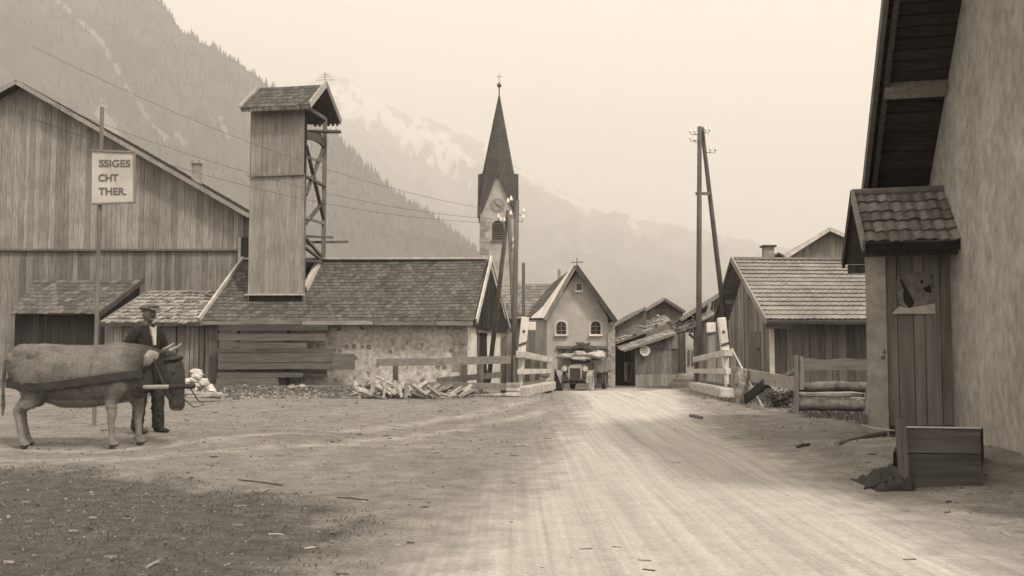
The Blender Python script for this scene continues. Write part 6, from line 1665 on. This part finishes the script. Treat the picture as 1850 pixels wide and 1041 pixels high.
def wheel(x, y, tm, r_=.43, w_=.16):
    m = MB(); n_ = 22; sec = [(-w_ / 2, r_ - .07), (-w_ / 2 * .8, r_ - .01), (0, r_), (w_ / 2 * .8, r_ - .01), (w_ / 2, r_ - .07), (w_ / 2 * .7, r_ - .11), (-w_ / 2 * .7, r_ - .11)]
    vs = []; k = len(sec)
    for i in range(n_):
        a = 2 * math.pi * i / n_
        for (dx, rr) in sec: vs.append((x + dx, y + rr * math.cos(a), r_ + rr * math.sin(a)))
    fs = [(i * k + j, i * k + (j + 1) % k, ((i + 1) % n_) * k + (j + 1) % k, ((i + 1) % n_) * k + j) for i in range(n_) for j in range(k)]
    m.add(vs, fs, .5); t_ = T(m, 'wheel', tm)
    m = MB(); m.tube([(x - w_ * .35, y, r_), (x + w_ * .35, y, r_)], .08, 12); 
    for i in range(10):
        a = i * math.pi / 5; m.beam(V((x, y, r_)), V((x, y + math.cos(a) * (r_ - .1), r_ + math.sin(a) * (r_ - .1))), .03, .05, (1, 0, 0))
    m.tube([(x - .03, y, r_), (x + .03, y, r_)], r_ - .09, 20) if tm is TYRE_D else None
    T(m, 'rim', mat('spoke_paint', .12, .22, (5, 5, 5), .1, .2), t_)
wheel(-.70, 0, TYRE); wheel(.70, 0, TYRE); wheel(-.78, 3.1, TYRE_D, .45, .2); wheel(.78, 3.1, TYRE_D, .45, .2)
m = MB(); m.beam((-.75, -.42, .55), (.75, -.42, .55), .06, .09); m.tube([(-.3, -.3, .42), (0, -.34, .38), (.3, -.3, .42)], .03, 6); m.beam((-.38, -.4, .55), (-.38, 0, .58), .05, .08); m.beam((.38, -.4, .55), (.38, 0, .58), .05, .08); T(m, 'bumper', IRON)
m = MB(); m.box(-.55, .55, 1.05, 1.5, .66, 1.30); m.beam((-.52, 1.1, 1.3), (-.52, 1.15, 1.62), .04, .04, (0, 1, 0)); m.beam((.52, 1.1, 1.3), (.52, 1.15, 1.62), .04, .04, (0, 1, 0)); m.beam((-.54, 1.13, 1.45), (.54, 1.13, 1.45), .04, .04); T(m, 'cab', PAINT)
m = MB(); m.tube([(.2 + .17 * math.cos(a), 1.35 + .05 * math.sin(a), 1.38 + .15 * math.sin(a)) for a in [i * math.pi / 8 for i in range(17)]], .012, 5); T(m, 'steering_wheel', IRON)
m = MB(); m.box(-.88, .88, 1.55, 4.5, .82, .9); T(m, 'bed_floor', W_MID)
BED = mat('bed_side', .18, .32, (3, 3, 3), .15, .3)
for nm, bx_ in (('bed_side', (-.90, -.86, 1.55, 4.5)), ('bed_side', (.86, .90, 1.55, 4.5)), ('headboard', (-.86, .86, 1.55, 1.59)), ('tailboard', (-.86, .86, 4.46, 4.5))):
    m = MB(); m.box(bx_[0], bx_[1], bx_[2], bx_[3], .9, 1.42)
    if nm == 'bed_side':
        for y in (1.6, 2.9, 4.35): m.box(bx_[0] - .03, bx_[1] + .03, y, y + .07, .84, 1.46)
    T(m, nm, BED)
m = MB(); m.box(.6, .88, 2.2, 2.24, .3, .82); T(m, 'mud_flap', IRON)
m = MB(); m.box(.5, .85, 3.7, 3.75, .3, .82); T(m, 'mud_flap', IRON)
ld = thing('cargo_load', tc_ + V((.6, 2.5, 1.4)), 'heap of sacks and brushwood piled high on the parked truck', 'load')
random.seed(4)
CANV = mat('sack_canvas', .20, .46, (5, 5, 5), .25, .5)
for (x, y, z, a, b2_, c) in ((-.75, 1.3, 1.60, .42, .35, .15), (-.1, 1.25, 1.66, .45, .35, .14), (.5, 1.3, 1.62, .42, .3, .15), (-.3, 1.7, 1.55, .6, .4, .2), (.3, 2.4, 1.6, .6, .6, .25), (-.4, 3.0, 1.6, .55, .7, .22), (.1, 1.2, 1.50, .5, .3, .10)):
    m = MB(); m.ball((x, y, z), a, b2_, c, 24, 14, None, .0); m.v = [p + (p - V((x, y, z))) * noise.fractal(p * 3.5, 1, 2, 3) * .75 for p in m.v]; xf(m, TM); m.build('sack', CANV, ld, smooth=True)
m = MB()
for k in range(420):
    x = random.gauss(.05, .34); y = 1.3 + abs(random.gauss(0, .8)); h = max(0, .5 * (1 - abs(x) / .95)); c = V((x, y, 1.66 + random.random() * h * 1.1)); a = random.uniform(-1, 1) * .5
    d = V((math.cos(a), random.uniform(-.5, .5), -math.copysign(.35, x) + random.uniform(-.2, .2))).normalized() * random.uniform(.15, .45); m.tube([c - d, c, c + d], [.012, .018, .008], 4)
xf(m, TM); o = m.build('brushwood', mat('brushwood', .03, .14, (8, 8, 8), .5, .3), ld); o['kind'] = 'stuff'
m = MB(); m.beam(V((-.2, 1.4, 1.75)), V((.98, 1.5, 1.58)), .14, .04); m.beam(V((.3, 1.6, 1.5)), V((1.1, 1.9, 1.52)), .2, .05); xf(m, TM); m.build('board', W_MID, ld)
